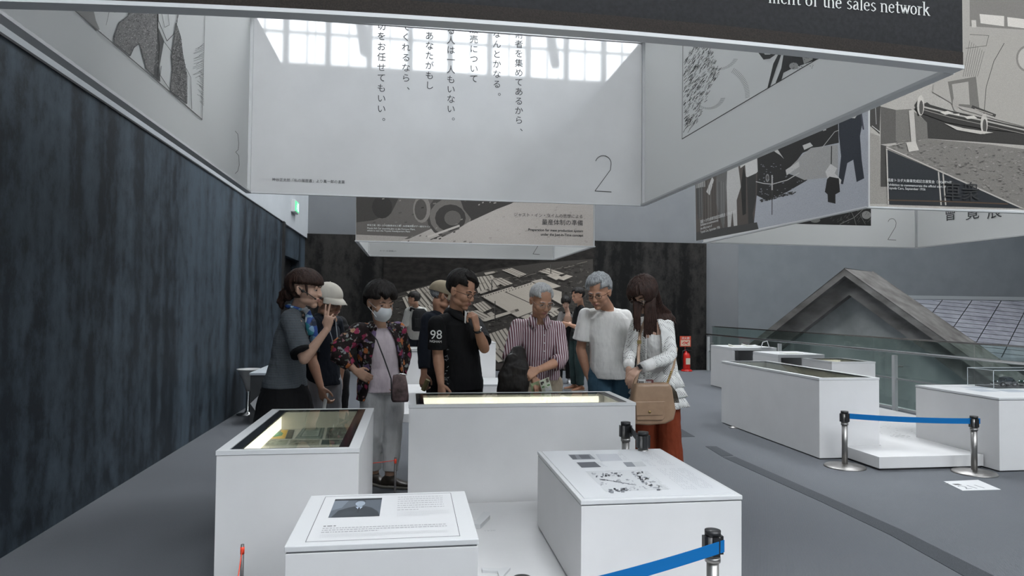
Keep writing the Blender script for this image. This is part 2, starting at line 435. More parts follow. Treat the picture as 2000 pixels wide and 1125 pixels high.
# ------------------------------------------------------------------ concrete gable and tiled roof beyond the railing
conc = mottled('weathered_concrete', (.065, .060, .056), (.17, .163, .156), 2.2, .85, (1, 1, 2), bs=.3, lo=.3, hi=.72, detail=10, spec=.2)
conc2 = mottled('smooth_concrete_infill', (.16, .165, .16), (.24, .245, .24), 2.0, .85, bs=.1)
g = empty('concrete_gable', (8.23, 12.0, -4), 'weathered grey concrete gable with steep raking beams rising beyond the railing', 'gable')
ga = math.radians(55); gx, gy = V((math.cos(ga), -math.sin(ga), 0)), V((math.sin(ga), math.cos(ga), 0)); gA = V((8.23, 12.0, 0))
def gface(x, y): q = on_plane(x, y, gA, gy); return ((q-gA).dot(gx), q.z)
_, az_ = gface(1650, 524); (xl_, zl_), (xr_, zr_) = gface(1475, 664), gface(1900, 702)
sl = (az_-zl_)/-xl_; sr = (az_-zr_)/xr_; LL, LR = -xl_+.12, 5.2
def gp(x, y, z): return gA+gx*x+gy*y+V((0, 0, z))
def rake(dz, w, y0, y1, name, m):
    pts = [(0, az_-dz), (-LL, az_-dz-LL*sl), (-LL, az_-dz-w-LL*sl), (0, az_-dz-w), (LR, az_-dz-w-LR*sr), (LR, az_-dz-LR*sr)]
    vs = [gp(a, y0, b) for a, b in pts]+[gp(a, y1, b) for a, b in pts]
    return MB().add(vs, [(0, 1, 2, 3), (3, 4, 5, 0), (9, 8, 7, 6), (6, 11, 10, 9)]+[(i, (i+1) % 6, 6+(i+1) % 6, 6+i) for i in range(6)]).build(name, m, g, bevel=.012)
rake(0, .13, 0, 1.5, 'outer_rake_beam', conc)
rake(.131, .36, .22, 1.2, 'inner_rake_beam', conc)
pts = [(0, az_-.48), (-LL, az_-.48-LL*sl), (-LL, -4), (LR, -4), (LR, az_-.48-LR*sr)]
MB().add([gp(a, yy, b) for yy in (.5, .7) for a, b in pts], [(0, 1, 2, 3, 4), (9, 8, 7, 6, 5)]+[(i, 5+i, 5+(i+1) % 5, (i+1) % 5) for i in range(5)]).build('infill_wall', conc2, g)
r = empty('tiled_roof', (13, 17.5, -4), 'sloping pale grey metal roof with a grid of dark joints beyond the gable', 'roof')
tile = mat('pale_metal_roof_tile', (.40, .41, .46), .45, spec=.4); _v = coords(tile); _f = noise_tex(tile, _v, 2.5, 6)
lk(tile, ramp(tile, _f, [(.3, (.22, .225, .26)), (.7, (.34, .35, .385))]), bsdf(tile).inputs['Base Color'])
yr, zr = 17.5, 1.74
def onroof(u, v): return V((12.2+u, yr-v*.90*.56, zr-v*.52*.56))
MB().add([onroof(0, 0), onroof(7.8, 0), onroof(7.8, 5), onroof(0, 5)]+[onroof(0, 0)-V((0, 0, .1)), onroof(7.8, 0)-V((0, 0, .1)), onroof(7.8, 5)-V((0, 0, .1)), onroof(0, 5)-V((0, 0, .1))],
         [(3, 2, 1, 0), (4, 5, 6, 7), (0, 1, 5, 4), (2, 3, 7, 6), (1, 2, 6, 5), (3, 0, 4, 7)]).build('roof_slab', tile, r)
j = MB(); N_ = V((0, -.52, .90)).normalized()*.004
for i in range(0, 26):
    u0, u1 = i*.95, i*.95-3.4
    p0, p1 = onroof(max(0, min(8, u0)), 0), None
    if 0 <= u0 <= 7.8:
        vend = 5 if u1 >= 0 else 5*u0/3.4
        j.strip([onroof(u0, 0)+N_, onroof(u0-3.4*vend/5, vend)+N_], .022, N_)
for i in range(-5, 26):
    v0 = -1.5+i*.42
    pts = []
    for u in [k*.5 for k in range(16)]:
        vv = v0+u*.30
        if 0 <= vv <= 5: pts.append(onroof(u, vv)+N_)
    if len(pts) > 1: j.strip(pts, .022, N_)
j.build('roof_joints', mat('dark_joint', (.03, .03, .035), .6), r)
MB().box((12.0, 17.48, 1.76), (20, 17.6, 1.86)).build('ridge_rail', mat('grey_ridge_metal', (.4, .42, .43), .35, .5), r)
MB().box((12.2, 17.5, -4), (20, 17.6, 1.7)).build('rear_wall', conc2, r)

# exit sign, extinguisher
e = empty('exit_sign', (-2.2, 13.2, 3.14), 'small green and white exit sign box on the upper left wall', 'sign')
MB().box((-2.2, 12.98, 3.13), (-2.13, 13.42, 3.36)).build('sign_box', white_edge, e, bevel=.006)
f = MB().box((-2.135, 13.0, 3.15), (-2.122, 13.40, 3.34)).build('sign_face', mat('lit_green_face', (.1, .6, .3), .4, emit=(.12, .75, .35), es=.55), e)
f = MB(); X_ = -2.1205
f.ell((X_, 13.18, 3.305), (.001, .017, .017)); f.strip([(X_, 13.18, 3.28), (X_, 13.16, 3.23), (X_, 13.12, 3.18)], .02, (1, 0, 0)); f.strip([(X_, 13.16, 3.235), (X_, 13.21, 3.21), (X_, 13.22, 3.17)], .016, (1, 0, 0)); f.strip([(X_, 13.13, 3.27), (X_, 13.18, 3.275), (X_, 13.23, 3.25)], .014, (1, 0, 0)); f.box((X_-.001, 13.27, 3.17), (X_, 13.35, 3.32))
f.build('running_figure', mat('lit_white_pictogram', (.9, 1, .9), .4, emit=(.8, 1, .85), es=.8), e)
ex = atz(1341, 725)
e = empty('fire_extinguisher', ex, 'red fire extinguisher on a red floor stand with a red and cream sign', 'fire extinguisher')
x, y = ex.x, ex.y
MB().cyl((x, y, 0), .13, .02).cyl((x, y, .02), .11, .02).build('stand_base', red, e, True)
c = MB().lathe((x, y, .04), [(.075, 0), (.082, .02), (.082, .30), (.07, .36), (.03, .40), (.028, .43)]).build('cylinder', red, e, True)
c['label'] = 'red pressure cylinder'
MB().box((x-.05, y-.083, .16), (x+.05, y-.08, .30)).build('instruction_label', mat('cream_label', (.6, .55, .45), .5), c)
MB().box((x-.012, y-.09, .46), (x+.08, y+.01, .48)).box((x-.02, y-.02, .46), (x+.02, y+.02, .50)).build('valve_lever', blackp, e)
MB().limb([(x-.02, y-.02, .48), (x-.10, y-.03, .46), (x-.12, y-.03, .33), (x-.105, y-.03, .16)], [.011]*4, 8).build('hose', blackp, e, True)
MB().limb([(x, y+.09, .02), (x, y+.09, .62)], [.008, .008], 8).build('sign_pole', red, e)
b = MB().box((x-.13, y+.07, .55), (x+.13, y+.085, .79)).build('sign_plate', mat('orange_red_sign', (.55, .07, .03), .5), e)
MB().box((x-.11, y+.066, .57), (x+.11, y+.0695, .70)).build('sign_panel', mat('cream_sign', (.62, .48, .36), .5), b)
text('消火器', (x-.10, y+.064, .72), (1, 0, 0), (0, 0, 1), .066, white_ink, b)
pt = MB(); pt.strip([(x-.08, y+.064, .62), (x-.03, y+.064, .66), (x+.03, y+.064, .64), (x+.08, y+.064, .67)], .02, (0, -1, 0)).strip([(x-.05, y+.064, .60), (x+.0, y+.064, .63), (x+.06, y+.064, .60)], .014, (0, -1, 0)); pt.build('sign_picture', red, b)
# ================================================================== HANGING BANNER BOXES
dark_vinyl = mottled('black_printed_vinyl', (.009, .009, .010), (.015, .015, .017), 60, .5, bs=.05, spec=.14)
glossy_white = mottled('glossy_white_vinyl', (.50, .50, .50), (.53, .53, .53), 3, .035, bs=0, spec=.72)
def translucent(m, k, c):
    nt = m.node_tree; out = [n for n in nt.nodes if n.type == 'OUTPUT_MATERIAL'][0]; t = nt.nodes.new('ShaderNodeBsdfTranslucent'); t.inputs[0].default_value = (*c, 1)
    mx = nt.nodes.new('ShaderNodeMixShader'); mx.inputs[0].default_value = k; nt.links.new(bsdf(m).outputs[0], mx.inputs[1]); nt.links.new(t.outputs[0], mx.inputs[2]); nt.links.new(mx.outputs[0], out.inputs[0])
translucent(panel_white, .55, (.9, .9, .89))
ZB, ZT = 2.35, 4.45
def hanging_box(label, x0, x1, y0, y1, front=panel_white, back=panel_white, rail=.045, left=panel_white, right=panel_white, ZT=4.45, arch=0):
    r = empty('hanging_banner', ((x0+x1)/2, (y0+y1)/2, ZB), label, 'banner', None)
    t = .005; P = {}
    if arch:
        N = 16; xs = [x0+(x1-x0)*i/N for i in range(N+1)]; zb = lambda x: ZB+arch*(1-((2*x-x0-x1)/(x1-x0))**2)
        vs = [V((x, yy, z)) for x in xs for (yy, z) in ((y0, zb(x)), (y0+t, zb(x)), (y0+t, ZT), (y0, ZT))]
        fs = [(0, 1, 2, 3), (4*N+3, 4*N+2, 4*N+1, 4*N)]+[(4*i+(j+1) % 4, 4*i+j, 4*i+4+j, 4*i+4+(j+1) % 4) for i in range(N) for j in range(4)]
        P['front'] = MB().add(vs, fs).build('banner_panel', front, r)
    else: P['front'] = MB().box((x0, y0, ZB), (x1, y0+t, ZT)).build('banner_panel', front, r)
    P['back'] = MB().box((x0, y1-t, ZB), (x1, y1, ZT)).build('banner_panel', back, r)
    P['left'] = MB().box((x0, y0+t, ZB), (x0+t, y1-t, ZT)).build('banner_panel', left, r)
    P['right'] = MB().box((x1-t, y0+t, ZB), (x1, y1-t, ZT)).build('banner_panel', right, r)
    w = rail
    for zz in (ZB-.012, ZT):
        if arch and zz < ZB:
            vs = [V((x, yy, zb(x)+h)) for x in xs for (yy, h) in ((y0-.008, -.012), (y0+w, -.012), (y0+w, .002), (y0-.008, .002))]
            MB().add(vs, fs).build('frame_rail', alu, r)
        else: MB().box((x0-.01, y0-.008, zz), (x1+.01, y0+w, zz+.014)).build('frame_rail', alu, r)
        MB().box((x0-.01, y1-w*.35, zz), (x1+.01, y1+.008, zz+.014)).build('frame_rail', alu, r)
        MB().box((x0-.008, y0+w, zz), (x0+w*.8, y1-w*.35, zz+.014)).build('frame_rail', alu, r)
        MB().box((x1-w*.8, y0+w, zz), (x1+.008, y1-w*.35, zz+.014)).build('frame_rail', alu, r)
    for (x, y, sx, sy) in ((x0, y0, 1, 1), (x1, y0, -1, 1), (x0, y1, 1, -1), (x1, y1, -1, -1)):
        MB().box((min(x+sx*.006, x+sx*.03), min(y+sy*.006, y+sy*.03), ZB), (max(x+sx*.006, x+sx*.03), max(y+sy*.006, y+sy*.03), ZT)).build('corner_post', alu, r)
        MB().cyl((x+sx*.03, y+sy*.03, ZT), .004, 10.4-ZT, 6).build('hanging_wire', steel, r)
    return r, P
class Draw:
    def __init__(s, pl, off): s.pl = pl; s.k = 0; s.off = V(off); s.mb = MB()
    def p(s, x, y):
        return s.pl(x, y)+s.off*(.0015+s.k*.000008)
    def poly(s, pts, c): s.k += 1; s.mb.poly([s.p(*q) for q in pts], c if isinstance(c, tuple) else (c, c*.97, c*.93))
    def line(s, pts, w, c):
        s.k += .25; c = c if isinstance(c, tuple) else (c, c*.97, c*.93)
        for i in range(len(pts)-1):
            a, b = V(pts[i]), V(pts[i+1]); d = (b-a)
            if d.length < 1e-6: continue
            n = V((-d.y, d.x)).normalized()*w/2; e = d.normalized()*w*.2
            s.mb.poly([s.p(*(a+n-e)), s.p(*(b+n+e)), s.p(*(b-n+e)), s.p(*(a-n-e))], c)
def inside(pt, poly):
    x, y = pt; r = False
    for i in range(len(poly)):
        (x1, y1), (x2, y2) = poly[i], poly[i-1]
        if (y1 > y) != (y2 > y) and x < (x2-x1)*(y-y1)/(y2-y1)+x1: r = not r
    return r
def arc(cx, cy, rx, ry, a0, a1, n=16): return [(cx+rx*math.cos(math.radians(a0+(a1-a0)*i/n)), cy+ry*math.sin(math.radians(a0+(a1-a0)*i/n))) for i in range(n+1)]

# ---- nearest box
L1, P1 = hanging_box('large white box of hanging banners nearest the camera with a black front banner overhead', -1.37, 2.10, 2.33, 5.97, dark_vinyl, glossy_white, .05, ZT=3.84, arch=.042)
a = on_plane(1816, 31, (0, 2.33, 0), (0, 1, 0)); b = on_plane(1500, 4, (0, 2.33, 0), (0, 1, 0))
def serif_text(body, end, cap, m, parent, yoff=-.002):
    """slab-serif lettering drawn stroke by stroke; right end of the line at 'end'"""
    G = {'n': (.62, [((.1, 0), (.1, .62)), ((.1, .5), (.25, .62), (.4, .6), (.46, .45), (.46, 0))], [(.1, 0), (.46, 0), (.06, .62)]),
         'm': (.92, [((.1, 0), (.1, .62)), ((.1, .5), (.22, .62), (.36, .6), (.42, .45), (.42, 0)), ((.42, .5), (.54, .62), (.68, .6), (.74, .45), (.74, 0))], [(.1, 0), (.42, 0), (.74, 0), (.06, .62)]),
         'e': (.56, [((.08, .36), (.46, .36), (.42, .56), (.27, .63), (.12, .52), (.07, .3), (.13, .08), (.29, 0), (.47, .1))], []),
         't': (.42, [((.2, .85), (.2, .12), (.27, .01), (.4, .06)), ((.04, .62), (.38, .62))], []),
         'o': (.6, [((.28, 0), (.12, .08), (.06, .31), (.12, .54), (.28, .63), (.44, .54), (.5, .31), (.44, .08), (.28, 0))], []),
         'f': (.4, [((.18, 0), (.18, .8), (.26, .97), (.42, .94)), ((.04, .62), (.36, .62))], [(.18, 0)]),
         'h': (.62, [((.1, 0), (.1, 1)), ((.1, .5), (.25, .62), (.4, .6), (.46, .45), (.46, 0))], [(.1, 0), (.46, 0), (.06, 1)]),
         's': (.5, [((.4, .55), (.24, .63), (.1, .52), (.14, .38), (.36, .26), (.42, .12), (.25, 0), (.07, .08))], []),
         'a': (.56, [((.1, .54), (.24, .63), (.38, .56), (.4, .4), (.4, .06), (.5, .02)), ((.4, .38), (.2, .34), (.08, .18), (.14, .02), (.27, .02), (.4, .14))], []),
         'l': (.32, [((.15, 0), (.15, 1))], [(.15, 0), (.1, 1)]),
         'w': (.84, [((.08, .62), (.26, 0), (.42, .6), (.58, 0), (.76, .62))], [(.08, .62), (.42, .62), (.76, .62)]),
         'r': (.46, [((.12, 0), (.12, .62)), ((.12, .42), (.24, .6), (.4, .58))], [(.12, 0), (.08, .62)]),
         'k': (.6, [((.1, 0), (.1, 1)), ((.12, .26), (.42, .62)), ((.24, .4), (.5, 0))], [(.1, 0), (.5, 0), (.06, 1), (.42, .62)]),
         ' ': (.34, [], [])}
    tot = sum(G[c][0] for c in body)*cap; x = end.x-tot; mb = MB()
    for c in body:
        w, st, se = G[c]
        for s_ in st:
            for i in range(len(s_)-1):
                (xa, za), (xb, zb) = s_[i], s_[i+1]; vert = abs(zb-za) > abs(xb-xa)
                wd = .115 if vert else .06
                mb.strip([(x+xa*cap, end.y+yoff, end.z+za*cap), (x+xb*cap, end.y+yoff, end.z+zb*cap)], wd*cap, (0, -1, 0))
        for (sx, sz) in se: mb.strip([(x+(sx-.1)*cap, end.y+yoff, end.z+sz*cap), (x+(sx+.11)*cap, end.y+yoff, end.z+sz*cap)], .045*cap, (0, -1, 0))
        x += w*cap
    o = mb.build('lettering', m, parent); return o
serif_text('ment of the sales network', a, .051, white_ink, P1['front'])
# woven band along the foot of the black banner
hb = MB()
for i in range(16):
    xa, xb = -1.37+3.47*i/16, -1.37+3.47*(i+1)/16; za, zc = [ZB+.042*(1-((2*x_-.73)/3.47)**2) for x_ in (xa, xb)]
    hb.add([(xa, 2.328, za), (xb, 2.328, zc), (xb, 2.328, zc+.055), (xa, 2.328, za+.055)], [(0, 1, 2, 3)])
hb.build('hem_band', mottled('brown_black_hem', (.017, .013, .011), (.028, .022, .018), 200, .6, bs=.1, spec=.14), P1['front'])

# drawing in pen on the left inner panel (a plain generic figure in a tweed coat)
XL = -1.364
d = Draw(lambda x, y: atx(x, y, XL), (1, 0, 0)); rnd = random.Random(5)
gk = .05; lo = lambda u, v: (u/2.25, v/2.25)
tri = [lo(293, 20), lo(897, 40), lo(885, 525)]
d.poly([lo(*q) for q in ((293, 0), (399, 0), (420, 90), (437, 130), (420, 135))], .17)
coat_l = [lo(*q) for q in ((570, 0), (690, 0), (692, 120), (700, 200), (690, 350), (640, 300), (610, 190), (585, 210), (570, 245), (500, 190), (498, 160), (520, 100), (560, 70))]
coat_r = [lo(*q) for q in ((770, 100), (790, 160), (800, 240), (818, 330), (818, 455), (745, 398), (755, 300), (750, 250))]
lapel = [lo(*q) for q in ((690, 110), (720, 180), (700, 290), (703, 360), (672, 335), (685, 220))]
for c in (coat_l, coat_r): d.poly(c, .12)
d.poly(lapel, .03)
for c in (coat_l, coat_r):
    xs = [p[0] for p in c]; ys = [p[1] for p in c]; n = 0
    while n < 700:
        p = (rnd.uniform(min(xs), max(xs)), rnd.uniform(min(ys), max(ys)))
        if inside(p, c):
            n += 1; an = rnd.uniform(0, 3.14); d.line([p, (p[0]+2.6*math.cos(an), p[1]+2.6*math.sin(an))], .7, rnd.choice([.01, .01, .3]))
    d.line(c+[c[0]], 1.3, .02)
d.k += 3
d.line([lo(*q) for q in ((690, 0), (692, 90), (730, 180), (760, 150), (775, 95), (780, 0))], 1.3, .02)
d.line([lo(*q) for q in ((705, 50), (720, 120), (740, 110), (735, 60))], .8, .03); d.line([lo(*q) for q in ((715, 180), (760, 240), (790, 165))], 1, .03)
d.line([lo(*q) for q in ((770, 40), (783, 60), (772, 95))], 1, .03); d.line(arc(352, 160, 6, 7, 0, 360), 1, .03)
d.line([lo(*q) for q in ((705, 290), (700, 330), (740, 390))], 1.2, .03)
d.line([lo(*q) for q in ((815, 300), (835, 340), (840, 478))], .9, .04); d.line([lo(*q) for q in ((480, 30), (462, 110))], .8, .05); d.line([lo(*q) for q in ((520, 10), (500, 55))], .7, .05)
for i in range(36):
    y = 190+i*7.8; w = 50 if i < 18 else 34
    d.line([lo(893, y), lo(893-w*rnd.uniform(.4, 1), y+(24 if i < 18 else -24)*rnd.uniform(.5, 1))], .6, .04)
d.line([lo(293, 20), lo(885, 525)], 1.9, .06); d.line([lo(885, 525), lo(898, 40)], .8, .06)
d.mb.build('pen_drawing', print_fine, P1['left'])
d = Draw(lambda x, y: atx(x, y, XL), (1, 0, 0))
d.line([(459, 256), (464, 262), (466, 280), (465, 292), (460, 297)], .9, .12); d.line([(460, 297), (466, 304), (467, 322), (464, 334), (459, 339)], .9, .12)
d.mb.build('numeral_three', print_fine, P1['left'])

# right inner panel: pen portrait detail
XR = 2.094
d = Draw(lambda x, y: atx(x, y, XR), (-1, 0, 0)); ro = lambda u, v: (1220+u/2.25, v/2.25)
d.line([ro(253, 611), ro(257, 165)], .8, .05); d.line([ro(253, 611), ro(860, 252)], 1.7, .05)
reg = [ro(*q) for q in ((258, 280), (310, 180), (370, 180), (385, 260), (420, 320), (370, 400), (350, 460), (310, 560), (258, 600))]
for i in range(900):
    p = (rnd.uniform(1334, 1420), rnd.uniform(80, 268))
    if inside(p, reg):
        d.line([p, (p[0]+rnd.uniform(3, 6), p[1]-rnd.uniform(4, 8))], rnd.uniform(.5, 1), .03)
for (cx, cy, rr, a0, a1) in ((1405, 95, 42, 30, 150), (1405, 185, 60, -60, 40), (1385, 180, 34, 20, 150)):
    for i in range(34):
        t = math.radians(a0+(a1-a0)*i/33)
        x, y = cx+rr*math.cos(t), cy+rr*math.sin(t)
        if y < 262-(x-1334)*.55: d.line([(x, y), (x-7*math.cos(t)-2, y-7*math.sin(t)+3)], .5, .05)
d.poly([ro(*q) for q in ((588, 230), (612, 262), (640, 258), (700, 215), (690, 208), (640, 240), (618, 240), (606, 222))], .03)
d.poly([ro(*q) for q in ((676, 240), (655, 280), (628, 392), (640, 385), (668, 300), (690, 240))], .03)
d.poly([ro(*q) for q in ((700, 240), (690, 300), (665, 365), (690, 355), (700, 320), (740, 300), (860, 258), (840, 235))], .035)
d.poly([ro(*q) for q in ((780, 240), (830, 240), (828, 262), (790, 282))], .45)
d.poly(arc(1220+745/2.25, 290/2.25, 9, 7, 0, 360, 12), .45)
for i in range(40):
    p = (rnd.uniform(1542, 1590), rnd.uniform(106, 134)); d.line([p, (p[0]+1.5, p[1]+1)], .8, .05)
d.mb.build('pen_drawing', print_fine, P1['right'])

# back inner panel: vertical verse, caption, large 2
YBk = 5.963
cols = [(1013, 67, 18.6, '術者を集めてあるから、'), (970, 66, 19.6, 'なんとかなる。'), (925, 57, 19.2, '販売について'), (880, 59, 19.2, 'る人は一人もいない。'),
        (838, 50, 19.4, '、あなたがもし'), (792, 52, 20, 'てくれるなら、'), (744, 50, 20.3, '切をお任せてもいい。')]
for (x, y, st, s_) in cols:
    for i, ch in enumerate(s_):
        yy = y+i*st
        p = aty(x-8, yy+6+(-6 if ch in '、。' else 0), YBk-.001)
        if ch in '、。': p = aty(x+2, yy+2, YBk-.001)
        text(ch, p, (1, 0, 0), (0, 0, 1), .078, ink, P1['back'], name='verse_character')
text('神谷正太郎「私の履歴書」より喜一郎の言葉', aty(531, 353, YBk-.001), (1, 0, 0), (0, 0, 1), .030, ink, P1['back'], name='caption')
d = Draw(lambda x, y: aty(x, y, YBk), (0, -1, 0))
d.line(arc(1178, 320, 15.5, 16, 200, 375, 18)+[(1192, 332), (1162, 373), (1194, 375)], 1.3, .08); d.mb.build('numeral_two', print_fine, P1['back'])

# ---- second box, over the far display cases
L2, P2 = hanging_box('distant box of hanging banners before the mural, sepia car photograph on its face', -.80, 2.77, 10.1, 13.05, panel_white, panel_white, .05, ZT=3.84)
d = Draw(lambda x, y: aty(x, y, 10.1), (0, -1, 0)); lo = lambda u, v: (540+u/2.3256, 370+v/2.3256)
sep = lambda k: (min(.7, k*1.35), min(.7, k*1.22), min(.7, k*1.10))
d.poly([(695.5, 200), (1158.5, 208), (1158.5, 480), (695.5, 469)], sep(.34))
d.poly([lo(*q) for q in ((362, -200), (1000, -200), (1060, 45), (900, 80), (700, 180), (600, 225), (362, 238))], sep(.10))
d.poly([lo(*q) for q in ((362, 25), (560, 30), (520, 110), (440, 140), (362, 150))], sep(.045))
for (cx, cy, rx, ry, k) in ((800, 120, 120, 105, .05), (790, 125, 95, 85, .13), (790, 130, 70, 62, .04), (800, 130, 38, 34, .10), (660, 90, 40, 62, .18), (655, 92, 28, 48, .07), (480, 80, 46, 52, .03)):
    d.poly([lo(cx+rx*math.cos(t*.3927), cy+ry*math.sin(t*.3927)) for t in range(16)], sep(k))
d.poly([lo(*q) for q in ((830, 30), (1110, 40), (1020, 90), (890, 140), (850, 90))], sep(.04))
d.poly([lo(*q) for q in ((870, 150), (1000, 90), (1110, 48), (1438, 60), (1438, 258), (700, 240), (790, 200))], sep(.36))
d.line([lo(690, 215), lo(830, 165)], 4, sep(.4)); d.line([lo(700, 228), lo(830, 178)], 2, sep(.08))
for i in range(70):
    u = rnd.uniform(370, 1430); v = rnd.uniform(30, 240); w = rnd.uniform(4, 14)
    d.poly([lo(u, v), lo(u+w, v-3), lo(u+w, v+3), lo(u, v+5)], sep(.30 if u > 900 else rnd.choice([.03, .07, .14, .2])))
d.poly([lo(*q) for q in ((362, 205), (600, 215), (560, 238), (362, 233))], sep(.30))
d.mb.build('sepia_photograph', print_photo, P2['front'])
fx = (1, 0, 0); up = (0, 0, 1)
text('ジャスト・イン・タイムの思想による', aty(1139, 426, 10.088), fx, up, .063, ink, P2['front'], 'RIGHT')
text('量産体制の準備', aty(1139, 440, 10.088), fx, up, .092, ink, P2['front'], 'RIGHT')
text('Preparation for mass production system', aty(1139, 453.5, 10.088), fx, up, .052, ink, P2['front'], 'RIGHT', bold=.001)
text('under the Just-in-Time concept', aty(1139, 462, 10.088), fx, up, .052, ink, P2['front'], 'RIGHT', bold=.001)
text('挙母工場（現トヨタ自動車本社工場）AA型乗用車ボデー組付ライン', aty(717, 441, 10.088), fx, up, .030, white_ink, P2['front'])
text('Model AA Car assembly line at the Koromo Plant,\nwhich is now the Toyota Headquarters Plant', aty(717, 447, 10.088), fx, up, .034, white_ink, P2['front'])
d = Draw(lambda x, y: aty(x, y, 13.04), (0, -1, 0)); d.line([(1052, 478), (1041, 496), (1054, 497)], .8, .1); d.mb.build('numeral_two', print_fine, P2['back'])
text('キーナー氏 回想録より', aty(742, 491, 13.03), fx, up, .03, ink, P2['back'])

# ---- third box, at the right
L3, P3 = hanging_box('large box of hanging banners at the right, wrapped in old car show photographs', 4.08, 7.42, 5.63, 9.12, panel_white, panel_white, .05)
d = Draw(lambda x, y: atx(x, y, 4.08), (-1, 0, 0)); lo = lambda u, v: (1340+u/3.03, 180+v/3.03)
d.poly([(1358.5, 471), (1696, 404), (1696, -330), (1358.5, 100)], (.42, .43, .46))
d.poly([lo(*q) for q in ((400, 380), (1080, 60), (1080, -700), (400, -200))], (.12, .125, .14))
d.poly([lo(*q) for q in ((420, 345), (620, 260), (900, 175), (905, 300), (760, 330), (690, 360), (600, 480), (720, 520), (600, 590), (480, 640), (415, 610))], .035)
d.poly([lo(*q) for q in ((590, 470), (690, 370), (740, 330), (900, 310), (900, 500), (700, 520))], .38)
for pts in (((590, 460), (668, 410), (672, 440), (596, 492)), ((690, 315), (735, 298), (752, 318), (700, 342)), ((500, 320), (540, 335), (580, 395), (560, 375), (515, 345)), ((600, 285), (625, 275), (625, 305), (605, 305)), ((805, 200), (828, 190), (830, 225), (812, 230))): d.poly([lo(*q) for q in pts], .55)
d.poly(arc(*lo(482, 508), 3.5, 8, 0, 360, 12), .3); d.poly(arc(*lo(482, 508), 2.2, 5.5, 0, 360, 12), .1)
d.poly([lo(*q) for q in ((905, 150), (935, 130), (1035, 100), (1045, 180), (1030, 260), (1040, 400), (1055, 510), (1010, 532), (990, 400), (955, 420), (930, 545), (900, 540), (918, 380), (905, 250))], (.04, .045, .055))
d.poly([lo(*q) for q in ((935, 150), (1000, 155), (1025, 120), (960, 118))], .6); d.line([lo(1035, 110), lo(1050, 220)], 3, (.08, .08, .1))
d.line([lo(805, 330), lo(880, 235), lo(905, 225)], 1.2, .5); d.line([lo(862, 320), lo(860, 425)], 2, .04)
d.poly([lo(*q) for q in ((825, 470), (855, 425), (895, 450), (880, 480), (920, 520), (915, 545), (850, 545))], .62)
d.poly([lo(*q) for q in ((835, 515), (850, 500), (905, 510), (912, 590), (885, 605), (885, 660), (840, 650), (838, 605), (822, 590))], .03)
d.poly([lo(*q) for q in ((55, 500), (100, 470), (250, 415), (425, 345), (420, 600), (400, 800), (430, 800), (60, 880))], (.10, .085, .075))
for pts, c in ((((60, 495), (110, 480), (115, 560), (60, 570)), .30), (((120, 590), (155, 500), (165, 520), (140, 610)), .5), (((180, 450), (250, 425), (240, 540), (225, 830), (180, 660)), .14),
               (((245, 440), (280, 415), (310, 440), (325, 560), (300, 640), (305, 830), (285, 820), (275, 700), (262, 830), (248, 830), (240, 560)), .50), (((318, 410), (360, 385), (420, 355), (425, 470), (385, 510), (355, 500), (350, 430), (322, 450)), .6),
               (((360, 505), (415, 480), (412, 640), (395, 720), (405, 790), (428, 800), (370, 812), (365, 640)), .05), (((325, 560), (340, 440), (355, 500), (355, 720), (335, 730)), .03), (((60, 570), (100, 560), (100, 740), (70, 750)), .08)): d.poly([lo(*q) for q in pts], c)
for i in range(14): x = 66+i*13; d.line([lo(x, 500+rnd.uniform(0, 60)), lo(x+4, 720+rnd.uniform(0, 80))], .7, rnd.choice([.03, .2, .25]))
d.poly([lo(*q) for q in ((60, 830), (240, 800), (420, 770), (430, 810), (60, 880))], .07)
d.line([lo(415, 530), lo(460, 540), lo(510, 545), (lo(600, 520)), lo(670, 478)], 1.6, .55); d.line([lo(510, 492), lo(510, 580)], 2.4, .5); d.line([lo(510, 580), lo(509, 725)], 1.6, .06)
for i in range(240):
    u = rnd.uniform(430, 1070); v = rnd.uniform(420, 720)
    if v < 720-(u-430)*.12 and not (820 < u < 1060 and v < 660): d.poly([lo(u, v), lo(u+8, v-2), lo(u+9, v+2)], (.36, .37, .40))
for i in range(60): u = rnd.uniform(420, 640); v = 640-(u-420)*.25+rnd.uniform(0, 14); d.poly([lo(u, v), lo(u+14, v-5), lo(u+10, v+4)], .05)
d.mb.build('exhibition_photograph', print_photo, P3['left'])
text('国産トヨダ大衆車完成記念展覧会（1936年9月）', atx(1368, 436, 4.072), (0, -1, 0), up, .052, white_ink, P3['left'])
text('Exhibition to commemorate\nthe official start of\nToyoda Cars, September 1936', atx(1368, 442, 4.072), (0, -1, 0), up, .050, white_ink, P3['left'])

d = Draw(lambda x, y: aty(x, y, 5.63), (0, -1, 0))
sg = lambda k: (k*1.08, k*1.0, k*.90)
d.poly([(1699, 406), (2170, 412), (2170, -60), (1699, -60)], sg(.38))
d.poly([lo(*q) for q in ((1088, 240), (1088, 662), (1190, 662), (1185, 500), (1150, 430), (1145, 260))], sg(.26))
d.poly([lo(*q) for q in ((1088, 70), (1150, 80), (1145, 250), (1088, 200))], sg(.05)); d.line([lo(1100, 200), lo(1145, 235)], 1.4, .5); d.line([lo(1120, 90), lo(1125, 190)], 1, .4)
d.poly([lo(*q) for q in ((1150, 85), (1240, 105), (1240, 300), (1150, 310))], sg(.10)); d.poly([lo(*q) for q in ((1240, 105), (1330, 100), (1430, 180), (1430, 280), (1240, 305))], sg(.16))
d.poly([lo(*q) for q in ((1150, 310), (1190, 320), (1190, 560), (1150, 560))], sg(.06))
d.poly([lo(*q) for q in ((1345, 100), (1425, 60), (1480, 100), (2200, 250), (2900, 380), (2900, 420), (2200, 330), (1800, 300), (1430, 275), (1425, 180))], sg(.045))
